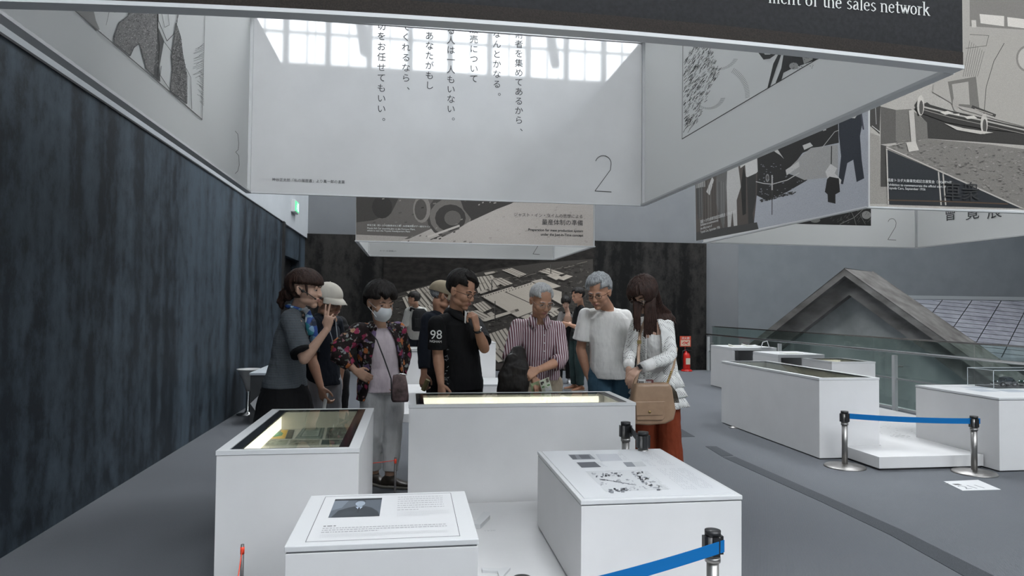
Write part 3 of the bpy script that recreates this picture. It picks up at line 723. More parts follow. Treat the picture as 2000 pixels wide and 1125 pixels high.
d.poly([lo(*q) for q in ((1180, 325), (1420, 275), (1800, 310), (2600, 420), (2600, 900), (1990, 690))], sg(.19))
for i in range(1100):
    u = rnd.uniform(1200, 2500); v = rnd.uniform(285, 690)
    if v < 325+(u-1180)*.44 and v > 290+(u-1400)*.09: d.poly([lo(u, v), lo(u+rnd.uniform(8, 30), v+rnd.uniform(-6, 4)), lo(u+14, v+rnd.uniform(3, 7))], sg(rnd.choice([.09, .12, .24, .28])))
d.poly([lo(*q) for q in ((1185, 340), (1990, 688), (1198, 664))], (.03, .032, .035))
d.line([lo(1182, 326), lo(1990, 690), lo(2300, 830)], 2.6, sg(.42)); d.line([lo(1184, 335), lo(1194, 664)], 2.6, sg(.42))
for u in (1490, 1517): d.line([lo(u, 335+(u-1180)*.44), lo(u+16, 668)], 2.6, sg(.42))
d.line([lo(1196, 640), lo(1560, 648), lo(1900, 662)], 2.4, (.09, .06, .04))
d.poly([lo(*q) for q in ((1315, 110), (1345, 105), (1358, 300), (1330, 305))], sg(.45)); d.poly([lo(*q) for q in ((1300, 300), (1355, 292), (1375, 345), (1315, 355))], sg(.5))
# big car front
d.poly([(1820, 180), (1840, 60), (1850, -60), (2160, -60), (2160, 300), (2060, 262), (1960, 238), (1880, 215)], sg(.36))
d.poly([(1850, 160), (1905, 150), (1912, 215), (1858, 205)], sg(.16)); d.poly([(1858, 165), (1890, 160), (1893, 205), (1863, 203)], sg(.36))
for i in range(8): d.line([(1893+i*4, 80+i*3), (1880+i*4, 150)], .8, sg(.12))
d.line([(1960, 85), (1940, 120), (1925, 170), (1920, 230)], 1.2, sg(.06)); d.line([(1893, 68), (1930, 70), (1925, 90), (1885, 95)], 1, sg(.1))
d.poly([(1892, -50), (2160, -50), (2160, 60), (1990, 58), (1893, 52)], sg(.20)); d.poly([(1912, 28), (1960, 32), (1960, 52), (1914, 46)], sg(.6)); d.poly([(1966, 34), (2000, 38), (2000, 56), (1967, 52)], sg(.6)); d.poly([(1896, 40), (1905, 40), (1906, 54), (1897, 54)], sg(.5))
d.poly(arc(2005, 115, 22, 26, 0, 360, 20), sg(.22)); d.poly(arc(2005, 115, 18, 22, 0, 360, 20), sg(.45))
d.poly([lo(*q) for q in ((1350, 75), (1385, 20), (1400, 80), (1440, 75), (1560, 110), (1740, 150), (2000, 215), (2400, 300), (2400, 330), (2000, 245), (1740, 215), (1540, 180), (1400, 130), (1370, 140))], sg(.04))
d.line([lo(1400, 88), lo(1560, 128), lo(1740, 165), lo(2000, 225)], 3, sg(.4)); d.line([lo(1400, 105), lo(1560, 150), lo(1740, 190), lo(2000, 248)], 1.2, sg(.28))
for (u, v) in ((1385, 80), (1760, 190)): d.poly(arc(*lo(u, v), 7, 20, 0, 360, 14), sg(.5)); d.poly(arc(*lo(u+3, v+12), 4, 14, 0, 360, 14), sg(.08))
d.poly([lo(*q) for q in ((1525, 185), (1640, 215), (1815, 240), (1740, 250), (1600, 225))], sg(.5))
for pts in (((1500, 120), (1545, 112), (1580, 125), (1530, 135)), ((1640, 145), (1700, 140), (1720, 155), (1660, 160)), ((1580, 130), (1615, 128), (1612, 142))): d.poly([lo(*q) for q in pts], sg(.55))
d.poly(arc(*lo(1592, 70), 6, 14, 0, 360, 14), sg(.35)); d.line([lo(1690, 88), lo(1825, 140)], 6, sg(.05)); d.line([lo(1705, 100), lo(1810, 135)], 1.5, sg(.4))
d.mb.build('car_photograph', print_photo, P3['front'])
text('国産トヨダ大衆車完成記念展覧会（1936年9月）', aty(1733, 354, 5.61), fx, up, .032, white_ink, P3['front'])
text('Exhibition to commemorate the official start of\nToyoda Cars, September 1936', aty(1733, 362.5, 5.61), fx, up, .031, white_ink, P3['front'])
text('車衆', aty(1843, 387, 5.61), fx, up, .19, mat('faint_dark_ink', (.012, .012, .012), .5), P3['front'])
d = Draw(lambda x, y: aty(x, y, 9.113), (0, -1, 0))
d.poly([(1545, 437), (1701, 441), (1701, 200), (1545, 200)], .035)
d.line([(1640, 438), (1668, 425), (1690, 405)], 1.2, .25); d.line([(1672, 440), (1668, 425), (1660, 408)], 1, .2); d.line([(1690, 438), (1680, 420)], .8, .2); d.poly(arc(1692, 420, 9, 8, 0, 360, 14), .3); d.poly(arc(1592, 430, 10, 5, 0, 360, 14), .22)
for i in range(60): x = rnd.uniform(1620, 1698); y = rnd.uniform(405, 438); d.line([(x, y), (x+3, y-3)], .6, .15)
d.mb.build('dark_photograph', print_photo, P3['back'])
d = Draw(lambda x, y: aty(x, y, 9.113), (0, -1, 0)); d.line(arc(1742, 436, 8, 9, 200, 375, 14)+[(1749, 443), (1734, 468), (1750, 469)], .9, .12); d.mb.build('numeral_two', print_fine, P3['back'])
for i, ch in enumerate('會覽展'):
    text(ch, atx(1843+i*42, 430-i*2.2, 7.405), (0, -1, 0), up, .24, ink, P3['right'], name='banner_character')
# ================================================================== PLINTHS AND CASES
def text_lines(mb, x0, x1, ytop, n, pitch, h, z, rnd, c=(.25, .26, .27), word=.012):
    for i in range(n):
        y = ytop-i*pitch; x = x0; xe = x1 if i < n-1 else x0+(x1-x0)*rnd.uniform(.3, .8)
        while x < xe:
            w = rnd.uniform(word*.5, word*1.6); mb.poly([(x, y-h, z), (min(x+w, xe), y-h, z), (min(x+w, xe), y, z), (x, y, z)], c); x += w+word*.35
def plinth(name, label, cat, x0, x1, y0, y1, zb, zt, group=None, well=None, border=.05, body=white_lam, glow=None, leds=(), gap=True, name_=None):
    """a closed plinth, or with well=depth an open-topped case with glass, dark border, liner and light strips"""
    r = empty(name, ((x0+x1)/2, (y0+y1)/2, zb), label, cat, group)
    g = .012 if gap else 0
    if gap: MB().box((x0+.015, y0+.015, zb), (x1-.015, y1-.015, zb+g)).build('base_gap', dark_gap, r)
    if not well:
        MB().box((x0, y0, zb+g), (x1, y1, zt-.026)).build('body', body, r, bevel=.002)
        MB().box((x0+.004, y0+.004, zt-.026), (x1-.004, y1-.004, zt-.02)).build('shadow_gap', lip_gap, r)
        MB().box((x0-.003, y0-.003, zt-.02), (x1+.003, y1+.003, zt)).build('top_board', white_edge, r, bevel=.003)
        return r
    t = .05; zi = zt-well
    m = MB()
    m.box((x0, y0, zb+g), (x1, y1, zi))
    m.box((x0, y0, zi), (x0+t, y1, zt-.022)).box((x1-t, y0, zi), (x1, y1, zt-.022)).box((x0+t, y0, zi), (x1-t, y0+t, zt-.022)).box((x0+t, y1-t, zi), (x1-t, y1, zt-.022))
    m.build('body', body, r)
    e = MB(); a, b, c, d = x0-.003, x1+.003, y0-.003, y1+.003
    e.box((a, c, zt-.02), (a+t, d, zt)).box((b-t, c, zt-.02), (b, d, zt)).box((a+t, c, zt-.02), (b-t, c+t*.6, zt)).box((a+t, d-t*.6, zt-.02), (b-t, d, zt))
    e.build('top_frame', white_edge, r)
    B = border; k = MB(); z0, z1 = zt-.012, zt-.002
    xa, xb, ya, yb = x0+t, x1-t, y0+t*.6, y1-t*.6
    k.box((xa, ya, z0), (xa+B, yb, z1)).box((xb-B, ya, z0), (xb, yb, z1)).box((xa+B, ya, z0), (xb-B, ya+B*.35, z1)).box((xa+B, yb-B*.35, z0), (xb-B, yb, z1))
    k.build('dark_glass_border', black_glass, r)
    MB().box((xa+B, ya+B*.35, z1-.005), (xb-B, yb-B*.35, z1-.001)).build('glass_top', case_glass, r)
    ln = MB(); ln.box((xa, ya+.02, zi), (xb, yb-.02, zi+.004))
    ln.box((xa, ya+.02, zi), (xa+.004, yb-.02, z0)).box((xb-.004, ya+.02, zi), (xb, yb-.02, z0)).box((xa, yb-.024, zi), (xb, yb-.02, z0)).box((xa, ya+.02, zi), (xb, ya+.024, z0))
    ln.build('liner', glow or led_soft, r)
    for (p, q) in leds: MB().box(p, q).build('light_strip', led, r)
    return r

# the low white platform under the near group
MB_ = MB().box((-.30, 2.2, 0), (1.62, 4.56, .10)); o = MB_.build('floor_platform', white_lam); tag(o, 'low white platform on the carpet under the nearest group of plinths', 'platform')
# near left case with papers under glass
cx0, cx1, cy0, cy1, ct = -.85, -.225, 3.24, 4.50, .745
case_l = plinth('display_case', 'white display case at the left with papers and photographs lit under glass', 'display case', cx0, cx1, cy0, cy1, 0, ct, None, .12, .045,
                leds=[((cx0+.056, cy0+.06, ct-.112), (cx0+.066, cy1-.06, ct-.03))])
zi = ct-.12+.0045
paper = mottled('aged_paper', (.42, .43, .38), (.5, .5, .44), 30, .7, bs=0)
def zq(u, v): return atz(400+u/2.921, 740+v/2.921, zi)
papers = [('yellow and green picture card lying under glass in the left case', [(325, 347), (362, 292), (516, 292), (500, 347)], 'card', (.35, .35, .30)),
          ('large grey certificate with a patterned border under glass in the left case', [(508, 346), (572, 266), (690, 264), (672, 346)], 'certificate', (.15, .18, .16)),
          ('grey photograph of figures at the right under glass in the left case', [(684, 346), (702, 266), (845, 264), (822, 346)], 'photograph', (.20, .21, .18)),
          ('pale landscape photograph at the far left under glass in the left case', [(415, 284), (440, 236), (585, 234), (566, 262), (525, 284)], 'photograph', (.36, .36, .29)),
          ('pale blue printed sheet at the far side under glass in the left case', [(572, 260), (592, 235), (702, 235), (696, 260)], 'sheet', (.38, .42, .43)),
          ('dim brown photograph at the far right under glass in the left case', [(706, 260), (716, 235), (856, 235), (848, 260)], 'photograph', (.27, .24, .19)),
          ('pale green photograph at the near left under glass in the left case', [(298, 380), (325, 351), (480, 350), (464, 380)], 'photograph', (.36, .38, .30)),
          ('grey brown photograph at the near middle under glass in the left case', [(474, 380), (490, 350), (660, 350), (652, 378)], 'photograph', (.33, .31, .25)),
          ('dark green booklet cover at the near right under glass in the left case', [(660, 378), (668, 350), (820, 350), (808, 378)], 'booklet', (.05, .075, .07))]
rnd = random.Random(11)
for i, (lb, px, ct_, col) in enumerate(papers):
    A = [zq(*p) for p in px]; n = len(A); cc = sum(A, V((0, 0, 0)))/n; r_ = empty({'card': 'picture_card', 'booklet': 'booklet', 'sheet': 'printed_sheet'}.get(ct_, ct_), cc, lb, ct_)
    MB().prism([(p.x, p.y) for p in A][::-1], zi, zi+.003).build('paper_sheet', paper, r_)
    m = MB(); z = [zi+.0033]; Q = [A[0], A[-1], A[-2], A[1]] if n == 4 else [A[0], A[4], A[2], A[1]]
    def at_(u, v): p = Q[0].lerp(Q[1], u).lerp(Q[3].lerp(Q[2], u), v); p.z = z[0]; return p
    def pq(u0, v0, u1, v1, c): z[0] += .00003; m.poly([at_(u0, v0), at_(u1, v0), at_(u1, v1), at_(u0, v1)], c)
    pq(.02, .03, .98, .97, col)
    if i == 0:
        pq(.03, .05, .74, .95, (.75, .46, .06)); pq(.76, .05, .98, .95, (.05, .05, .045)); pq(.02, .75, .5, .97, (.12, .13, .09)); z[0] += .0001
        m.poly([at_(u, v) for u, v in ((.16, .35), (.36, .2), (.60, .35), (.62, .6), (.5, .78), (.3, .72), (.2, .6))], (.03, .24, .09)); z[0] += .0001; m.poly([at_(u, v) for u, v in ((.3, .42), (.48, .4), (.45, .6), (.33, .6))], (.10, .42, .18))
        for k in range(6): pq(.80, .15+k*.12, .94, .19+k*.12, (.3, .3, .25))
    elif i == 1:
        pq(.07, .06, .93, .94, (.26, .30, .26)); pq(.14, .13, .86, .87, (.10, .13, .11)); pq(.19, .18, .81, .82, (.38, .42, .37))
        for k in range(8): pq(.25, .24+k*.07, rnd.uniform(.6, .76), .265+k*.07, (.14, .16, .14))
    elif i == 4:
        for k in range(6): pq(.08, .12+k*.14, .9, .16+k*.14, (.22, .25, .26))
    elif i == 8: pq(.3, .4, .7, .6, (.22, .24, .21))
    else:
        for q in range(42):
            u, v = rnd.uniform(.04, .82), rnd.uniform(.05, .8); k = rnd.choice([.35, .6, .8, 1.25]); pq(u, v, u+rnd.uniform(.03, .14), v+rnd.uniform(.04, .15), tuple(min(.6, x*k) for x in col))
    m.build('print', print_fine, r_)

# long central case whose far inner wall is lit
X0, X1, Y0, Y1, ZT_ = 0.0, 1.555, 4.58, 5.22, .75
case_c = plinth('display_case', 'long white display case with a glowing interior that the visitors stand behind', 'display case', X0, X1, Y0, Y1, .0, ZT_, None, .17, .05,
                leds=[((X0+.10, Y1-.062, ZT_-.165), (X1-.10, Y1-.056, ZT_-.03))], gap=False)
# info plinth (tilted reading board) nearest
a, b, c, dd, zt = -.40, .243, 2.375, 2.99, .60
pi = plinth('info_plinth', 'pale plinth nearest the camera with a text board and a man\'s portrait photograph', 'plinth', a, b, c, dd, 0, zt, None)
bd = MB().box((a+.06, c+.03, zt), (b-.06, dd-.03, zt+.002)).build('text_board', mat('matt_white_board', (.56, .56, .565), .5), pi)
m = MB(); z = zt+.0026
fr = (.1, .1, .11)
for (p, q) in (((a+.06, c+.03), (a+.062, dd-.03)), ((b-.062, c+.03), (b-.06, dd-.03)), ((a+.06, dd-.0315), (b-.06, dd-.03)), ((a+.06, c+.03), (b-.06, c+.0315))): m.box((*p, z-.0005), (*q, z), col=fr)
text_lines(m, a+.36, a+.545, dd-.07, 7, .030, .008, z, rnd, (.36, .36, .37), .009)
text_lines(m, a+.36, a+.56, dd-.275, 5, .014, .004, z, rnd, (.52, .52, .53), .005)
text_lines(m, a+.10, a+.19, dd-.42, 1, .03, .009, z, rnd, (.12, .12, .12), .012)
text_lines(m, a+.10, b-.10, dd-.445, 3, .022, .008, z, rnd, (.33, .33, .34), .009)
text_lines(m, a+.10, b-.10, dd-.515, 4, .011, .0035, z, rnd, (.52, .52, .53), .005)
m.build('printed_text', print_fine, bd)
pp = MB(); pa, pb, pc, pd = a+.105, a+.295, dd-.325, dd-.075
L = lambda u, v, k=0: (pa+(pb-pa)*u, pc+(pd-pc)*v, zt+.0026+k*.0001)
bl = lambda k: (k*.82, k*.95, k*1.12)
pp.poly([L(0, 0), L(1, 0), L(1, 1), L(0, 1)], bl(.12)); pp.poly([L(0, .9, 1), L(1, .9, 1), L(1, 1, 1), L(0, 1, 1)], bl(.03))
pp.poly([L(u, v, 1) for u, v in ((0, .35), (.2, .5), (.3, .9), (0, .9))], bl(.2))
pp.poly([L(u, v, 2) for u, v in ((.05, 0), (.15, .35), (.34, .5), (.45, .55), (.68, .55), (.82, .45), (.95, .25), (1, 0))], bl(.05))
pp.poly([L(.56+.10*math.cos(t*.4), .70+.14*math.sin(t*.4), 3) for t in range(16)], bl(.38)); pp.poly([L(u, v, 3) for u, v in ((.50, .58), (.62, .58), (.60, .5), (.52, .48))], bl(.34))
pp.poly([L(u, v, 4) for u, v in ((.46, .78), (.5, .86), (.6, .87), (.67, .78), (.66, .86), (.58, .92), (.48, .90))], bl(.06))
pp.poly([L(u, v, 3) for u, v in ((.48, .52), (.56, .35), (.63, .53), (.6, .5), (.54, .5))], bl(.6)); pp.poly([L(u, v, 5) for u, v in ((.54, .48), (.58, .48), (.565, .2), (.535, .22))], bl(.03))
pp.build('portrait_photograph', print_fine, bd)

# right graphic plinth
a, b, c, dd, zt = .765, 1.525, 2.985, 4.03, .545
pr = plinth('graphic_plinth', 'low white plinth at the right of the near group topped with a printed diagram board', 'plinth', a, b, c, dd, .10, zt, None)
bd = MB().box((a+.02, c+.02, zt), (b-.02, dd-.02, zt+.003)).build('graphic_board', mat('satin_white_board', (.58, .59, .605), .3), pr)
m = MB(); z = zt+.0036
def quad(px, col, k=0): m.poly([atz(x, y, z+k*.0002) for x, y in px], col)
zo = lambda u, v: (900+u/2.9224, 740+v/2.9224)
g1, g2, g3 = (.10, .105, .12), (.22, .23, .25), (.38, .39, .41)
quad([zo(*q) for q in ((612, 432), (735, 430), (770, 458), (640, 461))], g2); quad([zo(*q) for q in ((618, 435), (650, 434), (665, 458), (640, 459))], g1, 1); quad([zo(*q) for q in ((670, 434), (728, 433), (745, 455), (690, 456))], g1, 1)
quad([zo(*q) for q in ((768, 430), (890, 427), (925, 466), (800, 471))], (.46, .47, .5)); quad([zo(*q) for q in ((660, 477), (765, 473), (802, 503), (690, 507))], g1)
quad([zo(*q) for q in ((925, 476), (975, 474), (1000, 500), (950, 502))], g2); quad([zo(*q) for q in ((975, 474), (1035, 472), (1060, 498), (1003, 500))], (.48, .49, .5))
quad([zo(*q) for q in ((710, 527), (1030, 517), (1190, 632), (830, 645))], (.52, .53, .54))
rr = random.Random(9)
def inquad(n, q0, q1, q2, q3, cols, s0, s1, k=1):
    for i in range(n):
        u, v = rr.random(), rr.random(); A = V(q0).lerp(V(q1), u); B_ = V(q3).lerp(V(q2), u); p = A.lerp(B_, v); w = rr.uniform(s0, s1); h = rr.uniform(s0*.5, s1*.5); sk = rr.uniform(-6, 10)
        quad([zo(p.x, p.y), zo(p.x+w, p.y-1), zo(p.x+w+sk, p.y+h), zo(p.x+sk, p.y+h)], rr.choice(cols), k)
inquad(26, (740, 535), (900, 530), (930, 550), (780, 558), [g1, g2, g3], 5, 22)
inquad(60, (960, 530), (1030, 525), (1150, 632), (1080, 625), [g1, g2, g3, (.6, .6, .6)], 6, 24)
inquad(20, (820, 625), (930, 620), (945, 640), (835, 642), [g1, g2], 8, 25)
inquad(26, (780, 572), (960, 565), (1000, 600), (800, 605), [g2, g3], 3, 18)
inquad(18, (930, 615), (1040, 612), (1060, 632), (960, 636), [g2, g3], 3, 14)
for i in range(5):
    p0, p1 = zo(790+i*40, 570+i*7), zo(840+i*40, 576+i*7); quad([p0, p1, (p1[0]+1, p1[1]+1.2), (p0[0]+1, p0[1]+1.2)], g1, 2)
for (ua, va, ub, vb, n, st) in ((735, 430, 775, 460, 3, 9), (885, 425, 935, 465, 4, 9), (770, 474, 820, 503, 3, 8), (1030, 458, 1085, 497, 4, 9), (1025, 420, 1150, 492, 7, 12), (1120, 512, 1280, 632, 6, 14), (1200, 510, 1380, 625, 7, 12), (1040, 518, 1190, 632, 2, 9)):
    for i in range(n):
        A, B_ = V((ua+i*st, va)), V((ub+i*st, vb))
        for t in range(12):
            if rr.random() < .8:
                p = A.lerp(B_, t/12); q = A.lerp(B_, (t+.75)/12); quad([zo(p.x, p.y), zo(q.x, q.y), zo(q.x+2.4, q.y), zo(p.x+2.4, p.y)], (.40, .41, .43))
m.build('printed_diagram', print_fine, bd)
# raised ornament numerals on the platform
def wedge(px, z0, z1, label):
    o = MB().prism([(p.x, p.y) for p in [atz(x, y, z0) for x, y in px]], z0, z1).build('raised_numeral', white_edge); tag(o, label, 'numeral')
wedge([(908, 1022), (930, 1024), (944, 1007), (957, 1007), (957, 1014), (938, 1033), (908, 1030)], .10, .125, 'raised white numeral piece on the platform just behind the info plinth')
wedge([(941, 1113), (974, 1115), (986, 1113), (997, 1113), (981, 1131), (975, 1131), (972, 1120), (942, 1119)], .10, .112, 'thin raised white numeral piece at the front of the platform')
x, y = 0, 0
p = atz(945, 1038, .1005); pl_ = bpy.data.objects['floor_platform']
text('1930', p, (1, 0, 0), (0, 1, 0), .035, mat('pale_grey_ink', (.45, .45, .46), .6), pl_)

# right-hand group
A_ = plinth('display_case', 'long white display case at the right with a sloping-looking glass top, behind the blue belt', 'display case', 3.83, 4.45, 5.97, 8.02, 0, .765, None, .2, .03)
B_ = plinth('display_case', 'small white display case with a bright lit well standing behind the long right case', 'display case', 5.08, 5.66, 7.66, 8.30, .12, .78, None, .14, .03, leds=[((5.18, 8.20, .66), (5.56, 8.206, .76))])
pf = MB().prism([(4.09, 5.49), (5.12, 5.49), (5.12, 6.0), (6.2, 6.0), (6.2, 8.6), (4.47, 8.6), (4.47, 5.965), (4.09, 5.965)], .02, .12).build('floor_platform', white_lam)
tag(pf, 'low white platform on the carpet between the right-hand cases', 'platform')
MB().prism([(4.11, 5.51), (5.10, 5.51), (5.10, 6.02), (6.18, 6.02), (6.18, 8.58), (4.49, 8.58), (4.49, 5.98), (4.11, 5.98)], 0, .02).build('base_gap', dark_gap, pf)
m = MB(); rr = random.Random(4)
for i in range(70):
    p = atz(rr.uniform(1716, 1815), rr.uniform(812, 850), .1206); w = rr.uniform(.01, .03); m.poly([(p.x, p.y, .1206), (p.x+w, p.y, .1206), (p.x+w, p.y+.01, .1206), (p.x, p.y+.01, .1206)], (.3, .3, .28))
p = atz(1758, 852, .1206)
for k in range(10):
    t0, t1 = k*.628, k*.628+.4; m.strip([(p.x+.10*math.cos(t), p.y+.05*math.sin(t), .1207) for t in (t0, (t0+t1)/2, t1)], .012, (0, 0, 1), (.3, .3, .3))
m.strip([(p.x-.06, p.y, .1207), (p.x+.06, p.y+.01, .1207)], .015, (0, 0, 1), (.3, .3, .3))
m.build('printed_map', print_fine, pf)
C_ = plinth('graphic_plinth', 'white plinth at the far right edge carrying model cars in a clear cover', 'plinth', 5.13, 6.55, 5.33, 6.33, 0, .65, None)
m = MB(); 
for (u0, v0, u1, v1) in ((5.35, 5.75, 5.55, 5.95), (5.6, 5.7, 5.85, 5.9), (5.45, 6.0, 5.7, 6.12)): m.box((u0, v0, .6502), (u1, v1, .6506), col=(.35, .38, .42))
text_lines(m, 5.3, 5.8, 6.2, 4, .02, .006, .6506, rr); m.build('printed_board', print_fine, C_)
# model cars and their clear cover
bxp = atz(1935, 756, .65)
mx, my = bxp.x, bxp.y
cv = empty('clear_cover', (mx+.35, my, .65), 'clear acrylic cover over the model cars on the far right plinth', 'display cover')
acr = glass('clear_acrylic', (.97, .98, .98))
zc0, zc1 = .652, .83
x0_, x1_, y0_, y1_ = mx-.12, mx+.95, my-.16, my+.16
for nm, p, q in (('cover_side', (x0_, y0_, zc0), (x0_+.004, y1_, zc1)), ('cover_side', (x1_, y0_, zc0), (x1_+.004, y1_, zc1)), ('cover_front', (x0_, y0_, zc0), (x1_, y0_+.004, zc1)), ('cover_back', (x0_, y1_-.004, zc0), (x1_, y1_, zc1)), ('cover_top', (x0_, y0_, zc1), (x1_, y1_, zc1+.004))):
    MB().box(p, q).build(nm, acr, cv)
e = MB()
ed = mat('acrylic_edge', (.55, .58, .6), .2)
for xx in (x0_, x1_):
    for yy in (y0_, y1_-.004): e.box((xx, yy, zc0), (xx+.004, yy+.004, zc1))
for yy in (y0_, y1_-.004): e.box((x0_, yy, zc1), (x1_, yy+.004, zc1+.005))
for xx in (x0_, x1_): e.box((xx, y0_, zc1), (xx+.004, y1_, zc1+.005))
e.build('cover_edge', ed, cv)
MB().box((x0_+.06, y0_+.03, .652), (x1_-.06, y1_-.03, .66)).build('base', blackp, cv)
def model_car(cx, cy, col, label, s=1.0):
    r = empty('model_car', (cx, cy, .66), label, 'model car', 'vintage model cars')
    bm_ = mat('car_paint', col, .15, coat=.6); z = .66
    # side profile (x along car, front to -x), lofted across the width
    prof = [(-.085, .018), (-.088, .035), (-.08, .043), (-.035, .047), (-.022, .068), (.02, .073), (.05, .068), (.07, .045), (.085, .028), (.082, .016)]
    n = len(prof); vs = []
    for k, (w, sx) in enumerate(((-.030, .93), (-.026, 1), (.026, 1), (.030, .93))):
        for (u, v) in prof: vs.append(V((cx+u*s*sx, cy+w*s, z+(.012+(v-.012)*sx)*s)))
    fs = [tuple(range(n)), tuple(range(3*n, 4*n))[::-1]]
    for k in range(3):
        for i in range(n): fs.append((k*n+i, (k+1)*n+i, (k+1)*n+(i+1) % n, k*n+(i+1) % n))
    MB().add(vs, fs).build('car_body', bm_, r)
    w = MB().add([(cx-.018*s, cy-.0308*s, z+.048*s), (cx+.05*s, cy-.0308*s, z+.048*s), (cx+.04*s, cy-.0305*s, z+.064*s), (cx-.010*s, cy-.0305*s, z+.066*s)], [(0, 1, 2, 3)])
    w.build('side_windows', mat('dark_glass', (.06, .07, .08), .05), r)
    for sx in (-.055, .055):
        for sy in (-1, 1):
            wh = MB().cyl((cx+sx*s, cy+sy*.034*s-.006*s, z+.016*s), .0165*s, .012*s, 18, axis=(0, 1, 0)).build('wheel', blackp, r)
            MB().cyl((cx+sx*s, cy+sy*.034*s-.0075*s, z+.016*s), .007*s, .015*s, 12, axis=(0, 1, 0)).build('hub_cap', chrome, wh)
            MB().limb([(cx+(sx-.028)*s, cy+sy*.034*s, z+.018*s), (cx+(sx-.012)*s, cy+sy*.034*s, z+.036*s), (cx+(sx+.012)*s, cy+sy*.034*s, z+.036*s), (cx+(sx+.03)*s, cy+sy*.034*s, z+.016*s)], [.004*s, .007*s, .007*s, .004*s], 8).build('fender', bm_, r)
    for sy in (-1, 1): MB().ell((cx-.084*s, cy+sy*.020*s, z+.036*s), (.006*s, .006*s, .006*s), n=10, m=8).build('headlamp', chrome, r)
    MB().box((cx-.100*s, cy-.034*s, z+.012*s), (cx-.096*s, cy+.034*s, z+.018*s)).build('bumper', chrome, r)
model_car(mx+.16, my, (.02, .025, .03), 'black vintage model car on the left under the clear cover', 1.25)
model_car(mx+.46, my, (.02, .06, .045), 'dark green vintage model car beside the black model car under the clear cover', 1.25)
model_car(mx+.75, my, (.10, .02, .02), 'dark red vintage model car at the right end under the clear cover', 1.25)

# desks behind the right group
def desk(label, x0, x1, y0, y1, h):
    r = empty('reading_desk', ((x0+x1)/2, (y0+y1)/2, 0), label, 'desk', None)
    MB().box((x0, y0, h-.05), (x1, y1, h)).build('desk_top', white_edge, r, bevel=.003)
    MB().box((x0, y0, .01), (x0+.05, y1, h-.05)).build('side_panel', white_lam, r)
    MB().box((x1-.3, y0, .01), (x1, y1, h-.05)).build('cabinet', white_lam, r)
    MB().box((x0+.05, y1-.03, .05), (x1-.3, y1, h-.05)).build('back_panel', white_lam, r)
    return r
desk('white reading desk nearest the fire extinguisher with open booklets on top', 5.52, 6.35, 11.15, 12.0, .745)
desk('white reading desk between the long right case and the farther desk', 5.40, 6.15, 9.45, 10.2, .745)
for (dx, dy, lb) in ((5.8, 11.5, 'open white booklet at the left on the far reading desk'), (6.1, 11.6, 'open white booklet at the right on the far reading desk')):
    r = empty('booklet', (dx, dy, .745), lb, 'booklet')
    MB().add([(dx-.13, dy-.1, .75), (dx, dy-.1, .752), (dx, dy+.1, .752), (dx-.13, dy+.1, .79), (dx-.13, dy-.1, .746), (dx, dy-.1, .746), (dx, dy+.1, .746), (dx-.13, dy+.1, .746)], [(0, 1, 2, 3), (7, 6, 5, 4), (0, 4, 5, 1), (1, 5, 6, 2), (2, 6, 7, 3), (3, 7, 4, 0)]).build('left_page', paper, r)
    MB().add([(dx, dy-.1, .752), (dx+.13, dy-.1, .75), (dx+.13, dy+.1, .77), (dx, dy+.1, .752), (dx, dy-.1, .746), (dx+.13, dy-.1, .746), (dx+.13, dy+.1, .746), (dx, dy+.1, .746)], [(0, 1, 2, 3), (7, 6, 5, 4), (0, 4, 5, 1), (1, 5, 6, 2), (2, 6, 7, 3), (3, 7, 4, 0)]).build('right_page', white_edge, r)
r = empty('reading_stand', (6.2, 9.9, .745), 'small white wire stand on the nearer reading desk', 'stand')
r.location = (5.95, 10.9, 0)
bpy.data.objects.remove(r)
st = atz(1493, 679, .745)
r = empty('acrylic_stand', (st.x, st.y, .745), 'small clear and white arched stand on the far end of the desks', 'stand')
MB().limb([(st.x-.06, st.y, .752), (st.x-.03, st.y, .84), (st.x+.05, st.y, .86), (st.x+.09, st.y, .752)], [.008]*4, 8).build('arched_wire', white_edge, r, True)
MB().box((st.x-.09, st.y-.04, .745), (st.x+.11, st.y+.04, .752)).build('stand_foot', white_edge, r)
o = MB().box((5.62, 9.6, .745), (5.9, 9.8, .75)).build('leaflet', paper); tag(o, 'flat leaflet on the nearer reading desk', 'leaflet')

# background group of cases under the far banner box
plinth('display_case', 'white case in the far group, behind the lady in the flowered shirt', 'display case', -.45, .62, 11.6, 12.1, 0, .70, None)
plinth('display_case', 'tall white case in the far group, right of the man in black polo', 'display case', .62, 1.56, 12.45, 13.2, .10, .76, None)
plinth('graphic_plinth', 'low white plinth in the far group, behind the pink striped shirt', 'plinth', .75, 1.95, 8.7, 9.5, .10, .42, None)
o = MB().box((-.1, 8.4, 0), (2.3, 12.42, .10)).build('floor_platform', white_lam); tag(o, 'low white platform under the far group of cases', 'platform')
o = MB().box((-.02, 11.585, .64), (.28, 11.595, .655)).build('drawer_slot', ink_soft); o['label'] = 'narrow dark slot label'; 
o.parent = [q for q in bpy.data.objects if q.get('label', '').startswith('white case in the far')][0]; o.location = V(o['_o'])-V(o.parent['_o'])

